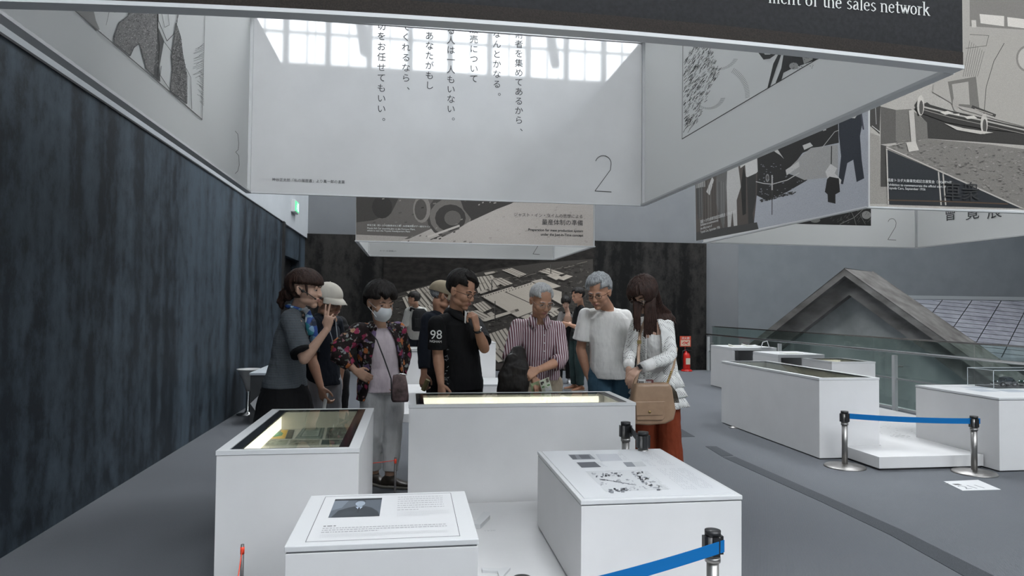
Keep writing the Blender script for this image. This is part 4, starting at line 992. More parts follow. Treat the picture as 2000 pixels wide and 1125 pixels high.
# left desk, stool, hanging items
p = atz(494, 728, .60); q = atz(491, 822, 0)
dx0, dy0 = -1.87, 8.45
r = empty('counter', (dx0+.4, dy0+.4, 0), 'dark counter with a white top standing by the left wall', 'counter')
MB().box((dx0, dy0, .57), (dx0+1.0, dy0+1.05, .60)).build('counter_top', mat('pale_counter_top', (.62, .66, .7), .3), r, bevel=.004)
MB().box((dx0+.01, dy0+.02, 0), (dx0+.97, dy0+1.0, .57)).build('counter_body', mottled('dark_grey_panel', (.05, .052, .055), (.065, .067, .07), 3, .6, bs=0), r)
MB().box((dx0+.15, dy0+.005, .45), (dx0+.21, dy0+.02, .50)).build('wall_socket', white_edge, r)
hk = empty('hanging_notice', (dx0+.08, dy0-.02, .25), 'white notice card on a black strap hanging on the counter side', 'notice')
MB().add([(dx0+.02, dy0-.01, .24), (dx0+.10, dy0-.02, .13), (dx0+.24, dy0-.01, .28), (dx0+.16, dy0, .38), (dx0+.02, dy0-.004, .24), (dx0+.10, dy0-.014, .13), (dx0+.24, dy0-.004, .28), (dx0+.16, dy0+.006, .38)], [(3, 2, 1, 0), (4, 5, 6, 7), (0, 1, 5, 4), (1, 2, 6, 5), (2, 3, 7, 6), (3, 0, 4, 7)]).build('card', white_edge, hk)
MB().limb([(dx0+.18, dy0-.01, .44), (dx0+.15, dy0-.03, .34), (dx0+.12, dy0-.035, .18)], [.01]*3, 8).build('strap', blackp, hk)
MB().ell((dx0+.18, dy0-.01, .40), (.05, .02, .04)).build('hook_knob', blackp, hk, True)
o = MB().cyl((dx0+.22, dy0-.05, 0), .035, .17, r2=.03).build('orange_bottle', mat('orange_red_plastic', (.5, .1, .02), .4)); tag(o, 'orange bottle standing on the floor against the dark counter', 'bottle')
MB().cyl((dx0+.22, dy0-.05, .17), .035, .04).build('bottle_cap', white_edge, o)
sx_, sy_ = -2.0+.05, 9.0
r = empty('stool', (sx_, sy_+.3, 0), 'white moulded stool with a flared seat standing against the left wall', 'stool')
cx, cy = dx0+.02, dy0+.75; cx = -2.03; cy = dy0+.6
sm_ = mat('white_moulded_plastic', (.6, .6, .6), .3)
MB().lathe((cx, cy+.1, 0), [(.14, 0), (.14, .015), (.05, .03), (.03, .06), (.03, .42)]).build('pedestal', chrome, r, True)
MB().lathe((cx, cy+.1, .30), [(.03, 0), (.05, .08), (.09, .18), (.125, .25), (.145, .27), (.15, .285), (.125, .28), (.03, .25)]).build('seat', sm_, r, True)

# ------------------------------------------------------------------ belt barriers
def barrier_post(label, x, y, zb, h=.50, base=.175, group='belt barrier posts', rot=0, s=1.0, foot=True):
    r = empty('barrier_post', (x, y, zb), label, 'barrier post', None)
    if foot: MB().lathe((x, y, zb), [(base*s, 0), (base*s, .006), (base*.95*s, .014), (.06*s, .022), (.03*s, .03)], 40).build('base_disc', steel, r, True)
    MB().cyl((x, y, zb+.02), .0245*s, h-.12*s-.02).build('pole', steel, r, True)
    MB().cyl((x, y, zb+h-.125*s), .031*s, .02*s).build('collar', steel, r, True)
    MB().cyl((x, y, zb+h-.105*s), .030*s, .085*s).build('belt_housing', steel, r, True)
    MB().cyl((x, y, zb+h-.02*s), .032*s, .02*s).build('cap', blackp, r, True)
    M = rotM((x, y, 0), rot)
    m = MB()
    for k in range(4):
        Mk = rotM((x, y, 0), rot+k*math.pi/2) @ Matrix.Translation((0, 0, 0))
        m.box((.026*s, -.014*s, zb+h-.095*s), (.040*s, .014*s, zb+h-.022*s), M=Mk)
    m.build('belt_clip', blackp, r)
    return r
def belt(label, a, b, z, w, sag=.0, m=blue_belt, z2=None):
    a, b = V(a), V(b); n = 14; z2 = z if z2 is None else z2; vs = []; t = (b-a).to_2d().normalized(); nn = V((-t.y, t.x, 0))*.0012
    for i in range(n+1):
        u = i/n; p = a.lerp(b, u); zc = z+(z2-z)*u-sag*4*u*(1-u)
        for q in (V((0, 0, w/2))+nn, V((0, 0, w/2))-nn, V((0, 0, -w/2))-nn, V((0, 0, -w/2))+nn): vs.append(V((p.x, p.y, zc))+q)
    fs = [(0, 1, 2, 3), tuple(4*n+i for i in (3, 2, 1, 0))]+[(k*4+i, k*4+(i+1) % 4, (k+1)*4+(i+1) % 4, (k+1)*4+i) for k in range(n) for i in range(4)]
    o = MB().add(vs, fs).build('barrier_belt', m); tag(o, label, 'belt'); return o
sa = atz(1650, 912); sb = atz(1903, 924)
barrier_post('steel barrier post holding the left end of the blue belt, beside the long right case', sa.x, sa.y, 0, .50)
barrier_post('steel barrier post holding the right end of the blue belt, near the white floor sign', sb.x, sb.y, 0, .495)
belt('blue belt stretched between the two barrier posts at the right', (sa.x+.03, sa.y, 0), (sb.x+.035, sb.y-.03, 0), .455, .048, .012)
fp = atz(1392, 1040, .5); barrier_post('nearest steel barrier post, holding the close blue belt in front of the diagram plinth', fp.x, fp.y, 0, .51)
gx, gy = .10, 1.95
barrier_post('barrier post cut by the bottom of the view, at the close belt\'s low end', atz(1020, 1128, .47).x, atz(1020, 1128, .47).y, 0, .47)
e2 = atz(1020, 1128, .47)
belt('blue belt sloping down across the bottom of the view in front of the diagram plinth', (fp.x+.035, fp.y-.03, 0), (e2.x+.03, e2.y-.02, 0), .455, .048, .010, z2=.405)
pa_, pb_ = atz(1222, 824, .66), atz(1254, 842, .66)
barrier_post('steel barrier post with a plain black cap in front of the long case\'s right end', pa_.x, pa_.y, .10, .56, foot=True, base=.055)
barrier_post('shorter barrier post with a black clip beside the diagram plinth\'s far edge', pb_.x, pb_.y-.02, .10, .56, foot=True, base=.055)
belt('short dark belt between the two posts behind the diagram plinth', (pa_.x+.03, pa_.y, 0), (pb_.x-.03, pb_.y-.02, 0), .615, .048, .0, ink)
bp = atz(1432, 836); 
o = MB().lathe((bp.x+.02, bp.y+.02, 0), [(.06, 0), (.06, .006), (.01, .02)], 30).build('floor_disc', steel, None, True); tag(o, 'small steel base disc beside the far end of the long right case', 'base disc')
# rope pins
red_tape = mat('fluorescent_red_tape', (.85, .06, .02), .5)
pins = [(-.085, 4.69, 'thin grey pin with a red collar between the lady\'s shoe and the long case'), (-.69, 3.06, 'thin grey pin with a red collar in front of the left display case'), (-.53, 2.15, 'thin grey pin with a red collar at the near end of the red cord'), (-.75, 4.75, 'thin grey pin with a red collar behind the left display case')]
for (x, y, lb) in pins:
    r = empty('rope_pin', (x, y, 0), lb, 'rope pin')
    MB().cyl((x, y, 0), .007, .385, 12).build('pin', mat('dull_grey_pin', (.16, .15, .15), .45, .6), r, True)
    MB().cyl((x, y, .345), .0085, .03, 12).build('red_collar', red_tape, r, True)
    MB().cyl((x, y, 0), .03, .005, 16).build('foot', blackp, r, True)
def cord(a, b, label):
    a, b = V(a), V(b); pts = [a.lerp(b, i/8)-V((0, 0, .02*4*(i/8)*(1-i/8))) for i in range(9)]
    o = MB().limb(pts, [.0022]*9, 6).build('red_cord', red_tape); tag(o, label, 'cord')
cord((-.69, 3.06, .37), (-.53, 2.15, .37), 'thin red cord running from the pin in front of the left case toward the camera')
cord((-.085, 4.69, .365), (-.75, 4.75, .345), 'thin red cord tied to the pin beside the floral lady\'s shoe')
# floor sign 211
sg_ = [atz(*q) for q in ((1843, 941), (1910, 938), (1955, 957), (1880, 959))]
o = MB().prism([(p.x, p.y) for p in sg_], .001, .004).build('floor_sign', white_edge); tag(o, 'white floor sticker marked 211 on the carpet at the right', 'floor sign')
ar = (sg_[1]-sg_[0]).normalized()
text('211', atz(1886, 955, .0046), ar, V((-ar.y, ar.x, 0)), .14, ink_soft, o)
m = MB(); p = atz(1869, 946, .0046); m.box((p.x-.03, p.y-.02, .0044), (p.x+.03, p.y+.02, .0047), col=(.1, .1, .1)); m.strip([(p.x-.07, p.y-.02, .0047), (p.x-.085, p.y+.03, .0047), (p.x-.03, p.y+.05, .0047)], .008, (0, 0, 1), (.2, .2, .2)); m.build('pictogram', print_fine, o)
# ================================================================== PEOPLE
def skin_mat(name, c):
    m = mat(name, c, .5, spec=.35); v = coords(m); f = noise_tex(m, v, 30, 4)
    lk(m, ramp(m, f, [(.3, tuple(x*.92 for x in c)), (.7, tuple(x*1.05 for x in c))]), bsdf(m).inputs['Base Color']); bump(m, f, .05, .004); return m
skin_a = skin_mat('skin_light', (.53, .335, .25)); skin_b = skin_mat('skin_tan', (.41, .222, .145)); skin_c = skin_mat('skin_mid', (.46, .275, .19))
lips_m = mat('lips', (.36, .15, .13), .45); eye_w = mat('eye_white', (.55, .53, .50), .25); iris_m = mat('dark_iris', (.02, .012, .008), .15)
def hair_mat(name, c, c2):
    m = mat(name, c, .5, spec=.22); v = coords(m, (1, 1, .12)); f = noise_tex(m, v, 110, 3)
    lk(m, ramp(m, f, [(.35, c), (.65, c2)]), bsdf(m).inputs['Base Color']); bump(m, f, .7, .01); return m
hair_black = hair_mat('black_hair', (.006, .005, .005), (.022, .018, .016)); hair_brown = hair_mat('dark_brown_hair', (.016, .008, .006), (.045, .022, .016))
hair_grey = hair_mat('grey_hair', (.17, .18, .19), (.38, .39, .40)); hair_white = hair_mat('white_hair', (.30, .30, .30), (.50, .50, .50))
gl_frame = mat('dark_spectacle_frame', (.03, .025, .025), .25, .5); gl_silver = mat('silver_spectacle_frame', (.35, .33, .30), .25, .9)
lens_m = glass('spectacle_lens', (.96, .97, .98))

def head_frame(c, yaw, pitch, hs, roll=0):
    return Matrix.Translation(V(c)) @ Matrix.Rotation(math.radians(yaw), 4, 'Z') @ Matrix.Rotation(math.radians(pitch), 4, 'X') @ Matrix.Rotation(math.radians(roll), 4, 'Y') @ Matrix.Scale(hs, 4)
def add_head(mb, M, female=False):
    e = lambda c, r, **k: mb.ell(c, r, M=M, **k)
    e((0, .012, .035), (.075, .094, .080), n=24, m=16)
    j = .93 if female else 1.0
    e((0, -.022, -.012), (.064, .072, .080), n=20, m=14)
    e((0, -.038, -.062), (.049*j, .048, .042), n=18, m=12)
    e((0, -.062, -.095), (.024*j, .024, .020))
    for s in (-1, 1):
        e((s*.034, -.058, -.030), (.027, .027, .028)); e((s*.038*j, -.020, -.066), (.022, .040, .026))
        e((s*.031, -.0805, .019), (.022, .012, .0075))
        e((s*.0105, -.1005, -.0345), (.0085, .009, .0075))
        Me = M @ Matrix.Translation((s*.076, .010, -.008)) @ Matrix.Rotation(s*-.35, 4, 'Z') @ Matrix.Rotation(-.15, 4, 'X')
        mb.ell((0, 0, 0), (.0075, .019, .032), M=Me, n=12, m=10); mb.ell((0, .004, .008), (.011, .014, .022), M=Me, n=10, m=8)
    mb.loft([(M @ V(c), M.to_3x3() @ V((a, 0, 0)), M.to_3x3() @ V((0, b, 0))) for c, a, b in (((0, -.080, .022), .007, .010), ((0, -.090, .0), .0075, .012), ((0, -.099, -.022), .010, .012), ((0, -.100, -.034), .0125, .0125), ((0, -.095, -.041), .009, .009))], 12)
    e((0, -.086, -.056), (.021, .011, .0065)); e((0, -.084, -.067), (.018, .011, .0065)); e((0, -.080, -.061), (.026, .013, .015))
def head_details(body, M, hs, hair, brow_w=1.0, lips=True, brows=True, eyes=True, down=True):
    for s in (-1, 1):
        if eyes:
            e = MB().ell((s*.031, -.0745, .002), (.0125, .0115, .0085), M=M, n=14, m=10).build('eye', eye_w, body, True)
            MB().ell((s*.031, -.0835, -.0015), (.0052, .0032, .0050), M=M, n=10, m=8).build('iris', iris_m, e, True)
            MB().ell((s*.031, -.0755, .0065), (.0155, .0125, .0062), M=M, n=14, m=10).build('eyelid', body.data.materials[0], body, True)
            MB().limb([M @ V((s*.018, -.0868, .0010)), M @ V((s*.031, -.0888, .0028)), M @ V((s*.045, -.0835, .0005))], [.0008*hs, .0013*hs, .0008*hs], 6).build('eyelashes', iris_m, body, True)
        if brows: MB().limb([M @ V((s*.014, -.0915, .0195)), M @ V((s*.032, -.0935, .0265)), M @ V((s*.050, -.0800, .0215))], [.0022*hs*brow_w, .0030*hs*brow_w, .0016*hs*brow_w], 6, flat=.6).build('eyebrow', hair, body, True)
    if lips:
        MB().limb([M @ V(q) for q in ((-.021, -.0865, -.0605), (-.008, -.0965, -.0570), (0, -.0965, -.0580), (.008, -.0965, -.0570), (.021, -.0865, -.0605))], [.0015*hs, .0036*hs, .0034*hs, .0036*hs, .0015*hs], 8).limb([M @ V(q) for q in ((-.019, -.086, -.0630), (0, -.0950, -.0670), (.019, -.086, -.0630))], [.0015*hs, .0042*hs, .0015*hs], 8).build('lips', lips_m, body, True)
def hair_cap(body, M, m, thick=.012, front=.055, side=.0, nape=-.045, fringe=None, puff=0, name='hair', seed=0, top=0, taper=.012):
    """hair as a shell round the skull that dips inside the head where the face shows"""
    n, mm = 72, 48; vs = []
    for j in range(mm+1):
        ph = math.pi*j/mm
        for i in range(n):
            a = 2*math.pi*i/n; d = V((math.sin(ph)*math.cos(a), math.sin(ph)*math.sin(a), math.cos(ph)))
            base = V((d.x*.078, d.y*.098, d.z*.084))+V((0, .010, .035))
            f = max(0, min(1, (-d.y+.05)/.35))           # 1 at the front, 0 behind the ears
            fl = front+(fringe(base.x) if fringe else 0)
            lim = nape*(1-f)+(fl)*f
            if abs(d.x) > .55: lim = lim*(1-f*.6)+side*f*.6
            if taper > .02 and abs(d.x) > .6 and -.55 < d.y < .35: lim = max(lim, side)
            lim += .006*noise.noise(V((a*9, seed, 0)))
            k = max(0, min(1, (base.z-lim)/.010))
            sn = noise.noise(V((a*7, ph*2.2, seed)))*.35+noise.noise(V((a*22, ph*3, seed+4)))*.30
            t = thick*min(1, .25+max(0, (base.z-lim))/taper)*(1+.55*sn)+puff*max(0, math.sin(ph))*.5+top*max(0, d.z)
            r = (base-V((0, .010, .035)))*(1+t/.085) if k >= 1 else (base-V((0, .010, .035)))*((1+t/.085)*k+(.80)*(1-k))
            vs.append(M @ (r+V((0, .010, .035))))
    fs = []
    for j in range(mm):
        for i in range(n): fs.append((j*n+i, (j+1)*n+i, (j+1)*n+(i+1) % n, j*n+(i+1) % n))
    return MB().add(vs, fs).build(name, m, body, True)
def spectacles(root, M, fm, w=.024, h=.0155, z=-.002, tint=None, rim=.0016):
    r = MB()
    for s in (-1, 1):
        pts = [M @ V((s*.033+w*math.cos(t*math.pi/10), -.100+.10*abs(s*.033+w*math.cos(t*math.pi/10))**1.5, z+h*math.copysign(abs(math.sin(t*math.pi/10))**.8, math.sin(t*math.pi/10)))) for t in range(21)]
        r.limb(pts, [rim*M.to_scale().x]*21, 6, cap=False)
        r.limb([M @ V((s*.057, -.098, z+.006)), M @ V((s*.070, -.075, z+.006)), M @ V((s*.082, .005, z+.002))], [.0016]*3, 6)
    r.limb([M @ V((-.010, -.1035, z+.003)), M @ V((0, -.106, z+.005)), M @ V((.010, -.1035, z+.003))], [.0014]*3, 6)
    o = r.build('spectacles', fm, root, True)
    for s in (-1, 1):
        pts = [M @ V((s*.033+w*math.cos(t*math.pi/10), -.100+.10*abs(s*.033+w*math.cos(t*math.pi/10))**1.5, z+h*math.sin(t*math.pi/10))) for t in range(20)]
        MB().poly(pts).build('lens', lens_m, o)
    return o
def hand(mb, wr, d, pn, side, s=1.0, curl=(35, 45, 30), fingers=None, spread=.0, thumb=(.6, .5)):
    """palm and five fingers; d = pointing direction, pn = palm normal, side=+1 puts the thumb on +(d x pn)"""
    wr = V(wr); d = V(d).normalized(); pn = (V(pn)-d*V(pn).dot(d)).normalized(); x = d.cross(pn).normalized()*side
    s = s*1.02
    mb.loft([(wr-d*.015*s, x*.026*s, pn*.019*s), (wr+d*.012*s, x*.029*s, pn*.018*s), (wr+d*.045*s, x*.039*s, pn*.0155*s), (wr+d*.078*s, x*.041*s, pn*.0135*s), (wr+d*.092*s, x*.037*s, pn*.010*s)], 14, 2.6)
    L = ((.044, .026, .020), (.049, .030, .021), (.045, .028, .021), (.036, .021, .018))
    for i in range(4):
        off = (.030-.0205*i); kn = wr+d*(.086-(.0, -.004, 0, .008)[i])*s+x*off*s
        cu = curl if fingers is None else fingers[i]
        ang = 0; p = kn; pts = [p-d*.018*s]; pts.append(p)
        for k in range(3):
            ang += math.radians(cu[k]); dd = (d*math.cos(ang)+pn*math.sin(ang)+x*(.5-i/3)*(spread)).normalized()
            p = p+dd*L[i][k]*s; pts.append(p)
        mb.limb(pts, [.0095*s, .0095*s, .0086*s, .0080*s, .0070*s], 10)
    t0 = wr+d*.018*s+x*.022*s; t1 = t0+(x*.75+d*.62+pn*thumb[0]*.5).normalized()*.036*s; t2 = t1+(d*.9+x*.25+pn*thumb[0]).normalized()*.032*s; t3 = t2+(d*.9-x*.1+pn*thumb[1]).normalized()*.026*s
    mb.limb([t0, t1, t2, t3], [.014*s, .0115*s, .0098*s, .0082*s], 10)
def elbow(S_, W_, pole, a, b):
    S_, W_ = V(S_), V(W_); d = W_-S_; L = min(d.length, (a+b)*.995); dn = d.normalized(); x = (a*a-b*b+L*L)/(2*L); h = math.sqrt(max(0, a*a-x*x)); pv = V(pole)-dn*V(pole).dot(dn)
    return S_+dn*x+pv.normalized()*h
class Fig:
    """joints of one standing figure in world space, and the builders that dress it"""
    def __init__(s, label, head, yaw, pitch, hs, neck, shL, shR, feet, facing, group=None, scale=1.0, skin=skin_a, female=False, hip_off=0.0, vox=.0055, roll=0):
        # shL = the figure's left shoulder; facing = azimuth in degrees, 0 looks along -Y, + turns towards +X
        s.sc = scale; s.skin = skin; s.female = female; s.vox = vox; s.hs = hs
        s.neck, s.shL, s.shR, s.head = V(neck), V(shL), V(shR), V(head)
        f = math.radians(facing); s.F = V((math.sin(f), -math.cos(f), 0)); s.Lx = V((math.cos(f), math.sin(f), 0))
        fx, fy = feet; s.base = V((fx, fy, 0)); z = s.neck.z
        s.pelvis = V((fx, fy, 0))-s.F*hip_off; s.pelvis.z = z*.625
        s.root = empty('person', (fx, fy, 0), label, 'person', group)
        s.M = head_frame(head, yaw, pitch, hs, roll); s.arms = {}
        k = scale
        s.hip = [s.pelvis+s.Lx*.088*k*q-V((0, 0, .03)) for q in (1, -1)]
        s.ank = [V((fx, fy, 0))+s.Lx*.105*k*q+V((0, 0, .085)) for q in (1, -1)]
        s.knee = [(a+b)/2+s.F*.02+V((0, 0, .02)) for a, b in zip(s.hip, s.ank)]
    def spine(s, t, fwd=0.0):
        """point along the spine: 0 pelvis, 1 neck"""
        a, b = s.pelvis, s.neck; m = a.lerp(b, .55)-s.F*.012
        p = a*(1-t)**2+m*2*t*(1-t)+b*t*t if 0 <= t <= 1 else a+V((0, 0, (b.z-a.z)*t))
        return p+s.F*fwd
    def lat(s, t):
        l = (s.shL-s.shR); l.z = 0; l.normalize(); q = s.Lx.lerp(l, max(0, min(1, t*1.3))).normalized(); return q
    def torso(s, mb, prof, ex=0.0, n=28, p=2.3):
        secs = []
        for t, rx, ry, *fw in prof:
            l = s.lat(t); d = (s.spine(min(1, t+.05))-s.spine(max(0, t-.05))).normalized() if 0 <= t <= 1 else V((0, 0, 1)); fy = l.cross(d).normalized()
            secs.append((s.spine(t, fw[0] if fw else 0), l*(rx+ex)*s.sc, fy*(ry+ex)*s.sc))
        mb.loft(secs, n, p); return mb
    def arm(s, side, wrist, elb=None, pole=(0, 0, -1), hand_dir=None, palm=None, tside=1, **hk):
        sh = s.shL if side == 'L' else s.shR; wrist = V(wrist)
        e = V(elb) if elb is not None else elbow(sh, wrist, pole, .285*s.sc, .245*s.sc)
        hd = V(hand_dir) if hand_dir is not None else (wrist-e).normalized()
        s.arms[side] = (sh, e, wrist, hd, V(palm) if palm is not None else s.Lx*(-1 if side == 'L' else 1), tside, hk)
    def body(s, leg=True):
        mb = MB(); k = s.sc
        s.torso(mb, [(-.02, .15, .10), (.3, .125, .09), (.65, .145, .10), (.86, .14, .085), (.97, .06, .055)])
        mb.limb([s.neck-V((0, 0, .05))-s.F*.01, s.neck+V((0, 0, .01)), s.head+(s.M.to_3x3() @ V((0, .015, -.055)))], [.066*k, .054*k if not s.female else .047*k, .050*s.hs if not s.female else .044*s.hs], 16)
        for sh in (s.shL, s.shR): mb.limb([s.neck-V((0, 0, .035)), sh-V((0, 0, .012))], [.042*k, .040*k])
        add_head(mb, s.M, s.female)
        for sd, (sh, e, w, hd, pn, ts, hk) in s.arms.items():
            a = .9 if s.female else 1.0
            mb.limb([sh, sh.lerp(e, .35), sh.lerp(e, .8), e], [.040*k*a, .045*k*a, .040*k*a, .040*k*a]); mb.limb([e, e.lerp(w, .3), e.lerp(w, .75), w], [.040*k*a, .042*k*a, .031*k*a, .027*k*a])
            hand(mb, w+(w-e).normalized()*.01, hd, pn, ts, k*(.92 if s.female else 1.0), **hk)
        for h, kn, an in zip(s.hip, s.knee, s.ank): mb.limb([h, kn, an], [.078*k, .052*k, .038*k])
        o = mb.build('body', s.skin, s.root, True, remesh=s.vox, sm=3); s.b = o; return o
    def sleeve(s, mb, side, upto, r0=.068, r1=.062, r2=.045, drop=0):
        """upto: 0..1 along the upper arm, 1..2 along the forearm"""
        sh, e, w = s.arms[side][:3]; k = s.sc
        if upto <= 1: mb.limb([sh, sh.lerp(e, upto*.5), sh.lerp(e, upto)], [r0*k, (r0+r1)/2*k, r1*k], 18, cap=False)
        else: mb.limb([sh, sh.lerp(e, .5), e.lerp(sh, .08), e.lerp(w, .12), e.lerp(w, upto-1)], [r0*k, (r0+r1)/2*k, r1*k, r1*k*.98, r2*k], 18, cap=False)
        mb.ell(sh, (r0*k, r0*k, r0*k))
        return mb
    def yoke(s, mb, r=.066):
        for sh in (s.shL, s.shR): mb.limb([s.neck-V((0, 0, .030))-s.F*.006, s.neck.lerp(sh, .55)-V((0, 0, .012)), sh-V((0, 0, .002))], [r*s.sc*.86, r*s.sc*.95, r*s.sc], 16)
        return mb
    def shirt(s, name, m, prof, sleeves, yoke=.066, disp=(.014, .09), vox=None, **sk):
        mb = MB(); s.torso(mb, prof); s.yoke(mb, yoke)
        for sd, u in sleeves.items():
            if sd in s.arms: s.sleeve(mb, sd, u, **sk)
        return mb.build(name, m, s.root, True, remesh=vox or s.vox*1.15, sm=1, disp=disp)
    def trousers(s, m, r=(.102, .085, .066), hem=.10, belt=None, flare=0, name='trousers', waist=(.155, .112), top=.10):
        mb = MB(); k = s.sc
        s.torso(mb, [(-.13, .150, .105), (-.02, .170, .122), (top, waist[0], waist[1])])
        for h, kn, an in zip(s.hip, s.knee, s.ank):
            a2 = V(an); a2.z = hem; mb.limb([h-V((0, 0, .02)), h.lerp(kn, .5), kn, kn.lerp(a2, .5), a2], [r[0]*k, (r[0]+r[1])/2*k, r[1]*k, (r[1]+r[2])/2*k, (r[2]+flare)*k], 18, cap=False)
            mb.ell(h-V((0, 0, .02)), (r[0]*k,)*3)
        o = mb.build(name, m, s.root, True, remesh=s.vox*1.3, sm=2, disp=(.016, .11))
        if belt: b = MB(); s.torso(b, [(top-.055, waist[0]+.008, waist[1]+.008), (top+.005, waist[0]+.007, waist[1]+.007)]); b.build('belt', belt, s.root, True)
        return o
    def shoes(s, m, sole, L=.27, toe=None):
        for q, an in zip((1, -1), s.ank):
            F_ = (s.F+s.Lx*.22*q).normalized(); R_ = V((-F_.y, F_.x, 0)); c = V((an.x, an.y, 0))
            mb = MB(); k = s.sc
            secs = []
            for u, w, h in ((-.075, .026, .050), (-.055, .036, .075), (0, .038, .085), (.05, .040, .066), (.10, .045, .045), (.15, .043, .035), (.185, .028, .025)):
                secs.append((c+F_*u*k*L/.27+V((0, 0, .012+h/2)), R_*w*k, V((0, 0, h/2))))
            mb.loft(secs, 18, 2.5); mb.limb([V((c.x, c.y, .06)), V((c.x, c.y, .10))], [.043*k, .040*k], cap=False)
            sh = mb.build('shoe', m, s.root, True, remesh=.006, sm=2)
            so = MB(); so.loft([(c+F_*u*k*L/.27+V((0, 0, .011)), R_*w*k, V((0, 0, .0115))) for u, w in ((-.085, .022), (-.07, .037), (0, .036), (.06, .042), (.11, .049), (.16, .044), (.195, .024))], 16, 4.0)
            so.build('sole', sole, sh, True)
    def collar(s, m, r=.066, h=.04, name='collar', spread=.55, drop=.035):
        """folded collar: an open band round the neck with two points at the front"""
        mb = MB(); k = s.sc; n = 26; c = s.neck+V((0, 0, .018)); l = s.lat(1); f = l.cross(V((0, 0, 1))); 
        if f.dot(s.F) < 0: f = -f
        vs = []
        for i in range(n+1):
            a = math.pi*(.5+spread*.12)+(2*math.pi-math.pi*spread*.24)*i/n      # starts and ends near the front
            d = -f*math.cos(a-math.pi/2+math.pi/2)*0+l*math.cos(a)*1.0+f*math.sin(a)*1.0
            front = max(0, d.dot(f)); pt = drop*front**2.0
            r_in, r_out = (r-.006)*k, (r+.024+.026*front)*k
            for (rr, zz) in ((r_in, h*.55-.030*front), (r_in+.006, h*.55+.004-.030*front), (r_out, -.016-pt-.022*front), (r_out-.007, -.022-pt-.022*front)):
                vs.append(c+d*rr+V((0, 0, zz)))
        fs = [(i*4+j, i*4+(j+1) % 4, (i+1)*4+(j+1) % 4, (i+1)*4+j) for i in range(n) for j in range(4)]+[(0, 1, 2, 3), (4*n+3, 4*n+2, 4*n+1, 4*n)]
        return mb.add(vs, fs).build(name, m, s.root, True)
    def shell(s, mb, prof, a0, a1, th=.014, n=30):
        """an open-fronted garment: profile rows (t, rx, ry, opening half-angle in degrees, front drop)"""
        rows = []
        for t, rx, ry, op, *dr in prof:
            l = s.lat(t); d = (s.spine(min(1, t+.05))-s.spine(max(0, t-.05))).normalized() if 0 <= t <= 1 else V((0, 0, 1)); f = l.cross(d).normalized()
            if f.dot(s.F) < 0: f = -f
            rows.append((s.spine(t), l, f, rx*s.sc, ry*s.sc, op, dr[0] if dr else 0))
        vs = []; N = len(rows)
        for c, l, f, rx, ry, op, dr in rows:
            for side in (0, 1):
                for i in range(n+1):
                    a = math.radians(90+op)+math.radians(360-2*op)*i/n
                    fr = max(0, math.sin(a)); e = th*s.sc*(1-side)
                    vs.append(c+l*(rx+e)*math.cos(a)+f*(ry+e)*math.sin(a)-V((0, 0, dr*fr**3)))
        m_ = 2*(n+1); fs = []
        for k in range(N-1):
            for i in range(n):
                fs.append((k*m_+i, k*m_+i+1, (k+1)*m_+i+1, (k+1)*m_+i)); o = n+1
                fs.append((k*m_+o+i+1, k*m_+o+i, (k+1)*m_+o+i, (k+1)*m_+o+i+1))
            fs.append((k*m_, (k+1)*m_, (k+1)*m_+n+1, k*m_+n+1)); fs.append((k*m_+n, k*m_+n+n+1, (k+1)*m_+n+n+1, (k+1)*m_+n))
        for i in range(n):
            fs.append((i, n+1+i, n+2+i, i+1)); k = (N-1)*m_; fs.append((k+i+1, k+n+2+i, k+n+1+i, k+i))
        return mb.add(vs, fs)
MALE = [(-.10, .168, .125), (.05, .162, .122), (.30, .158, .118), (.60, .172, .122), (.82, .170, .108), (.95, .105, .08)]
def peaked_cap(root, M, m, back=False, brim=.075, name='cap', low=.034):
    mb = MB(); n, mm = 40, 14; vs = []
    for j in range(mm+1):
        ph = (math.pi*.56)*j/mm
        for i in range(n):
            a = 2*math.pi*i/n; k = 1+.012*math.sin(a*6)*math.sin(ph)
            vs.append(M @ V((math.sin(ph)*math.cos(a)*.092*k, .010+math.sin(ph)*math.sin(a)*.112*k, low+math.cos(ph)*.092)))
    fs = [(j*n+i, (j+1)*n+i, (j+1)*n+(i+1) % n, j*n+(i+1) % n) for j in range(mm) for i in range(n)]
    mb.add(vs, fs); 
    for j in range(1): mb.add([M @ V((math.cos(2*math.pi*i/n)*.080, .010+math.sin(2*math.pi*i/n)*.10, low-.012)) for i in range(n)], [tuple(range(n))])
    c = mb.build(name, m, root, True)
    b = MB(); n2 = 18; rows = []
    for r_, dz in ((0, .004), (.5, -.008), (1, -.030)):
        row = []
        for i in range(n2+1):
            a = math.radians(200+140*i/n2); ext = brim*math.sin(math.radians(180*i/n2))**.6*r_
            row.append(V((math.cos(a)*(.090+ext*.25), .010+math.sin(a)*(.108+ext), low-.012+dz-.012*abs(math.cos(a))*r_)))
        rows.append(row)
    vs = [M @ p for row in rows for p in row]+[M @ (p-V((0, 0, .004))) for row in rows for p in row]; w = n2+1; t = 3*w
    fs = []
    for r_ in range(2):
        for i in range(n2): q = r_*w+i; fs += [(q, q+1, q+w+1, q+w), (t+q+w, t+q+w+1, t+q+1, t+q)]
    for i in range(n2): fs += [(2*w+i, 2*w+i+1, t+2*w+i+1, t+2*w+i), (i+1, i, t+i, t+i+1)]
    b.add(vs, fs).build('brim', m, c, True)
    MB().ell((0, .010, low+.092), (.006, .006, .004), M=M).build('button', m, c, True)
    return c
P = aty
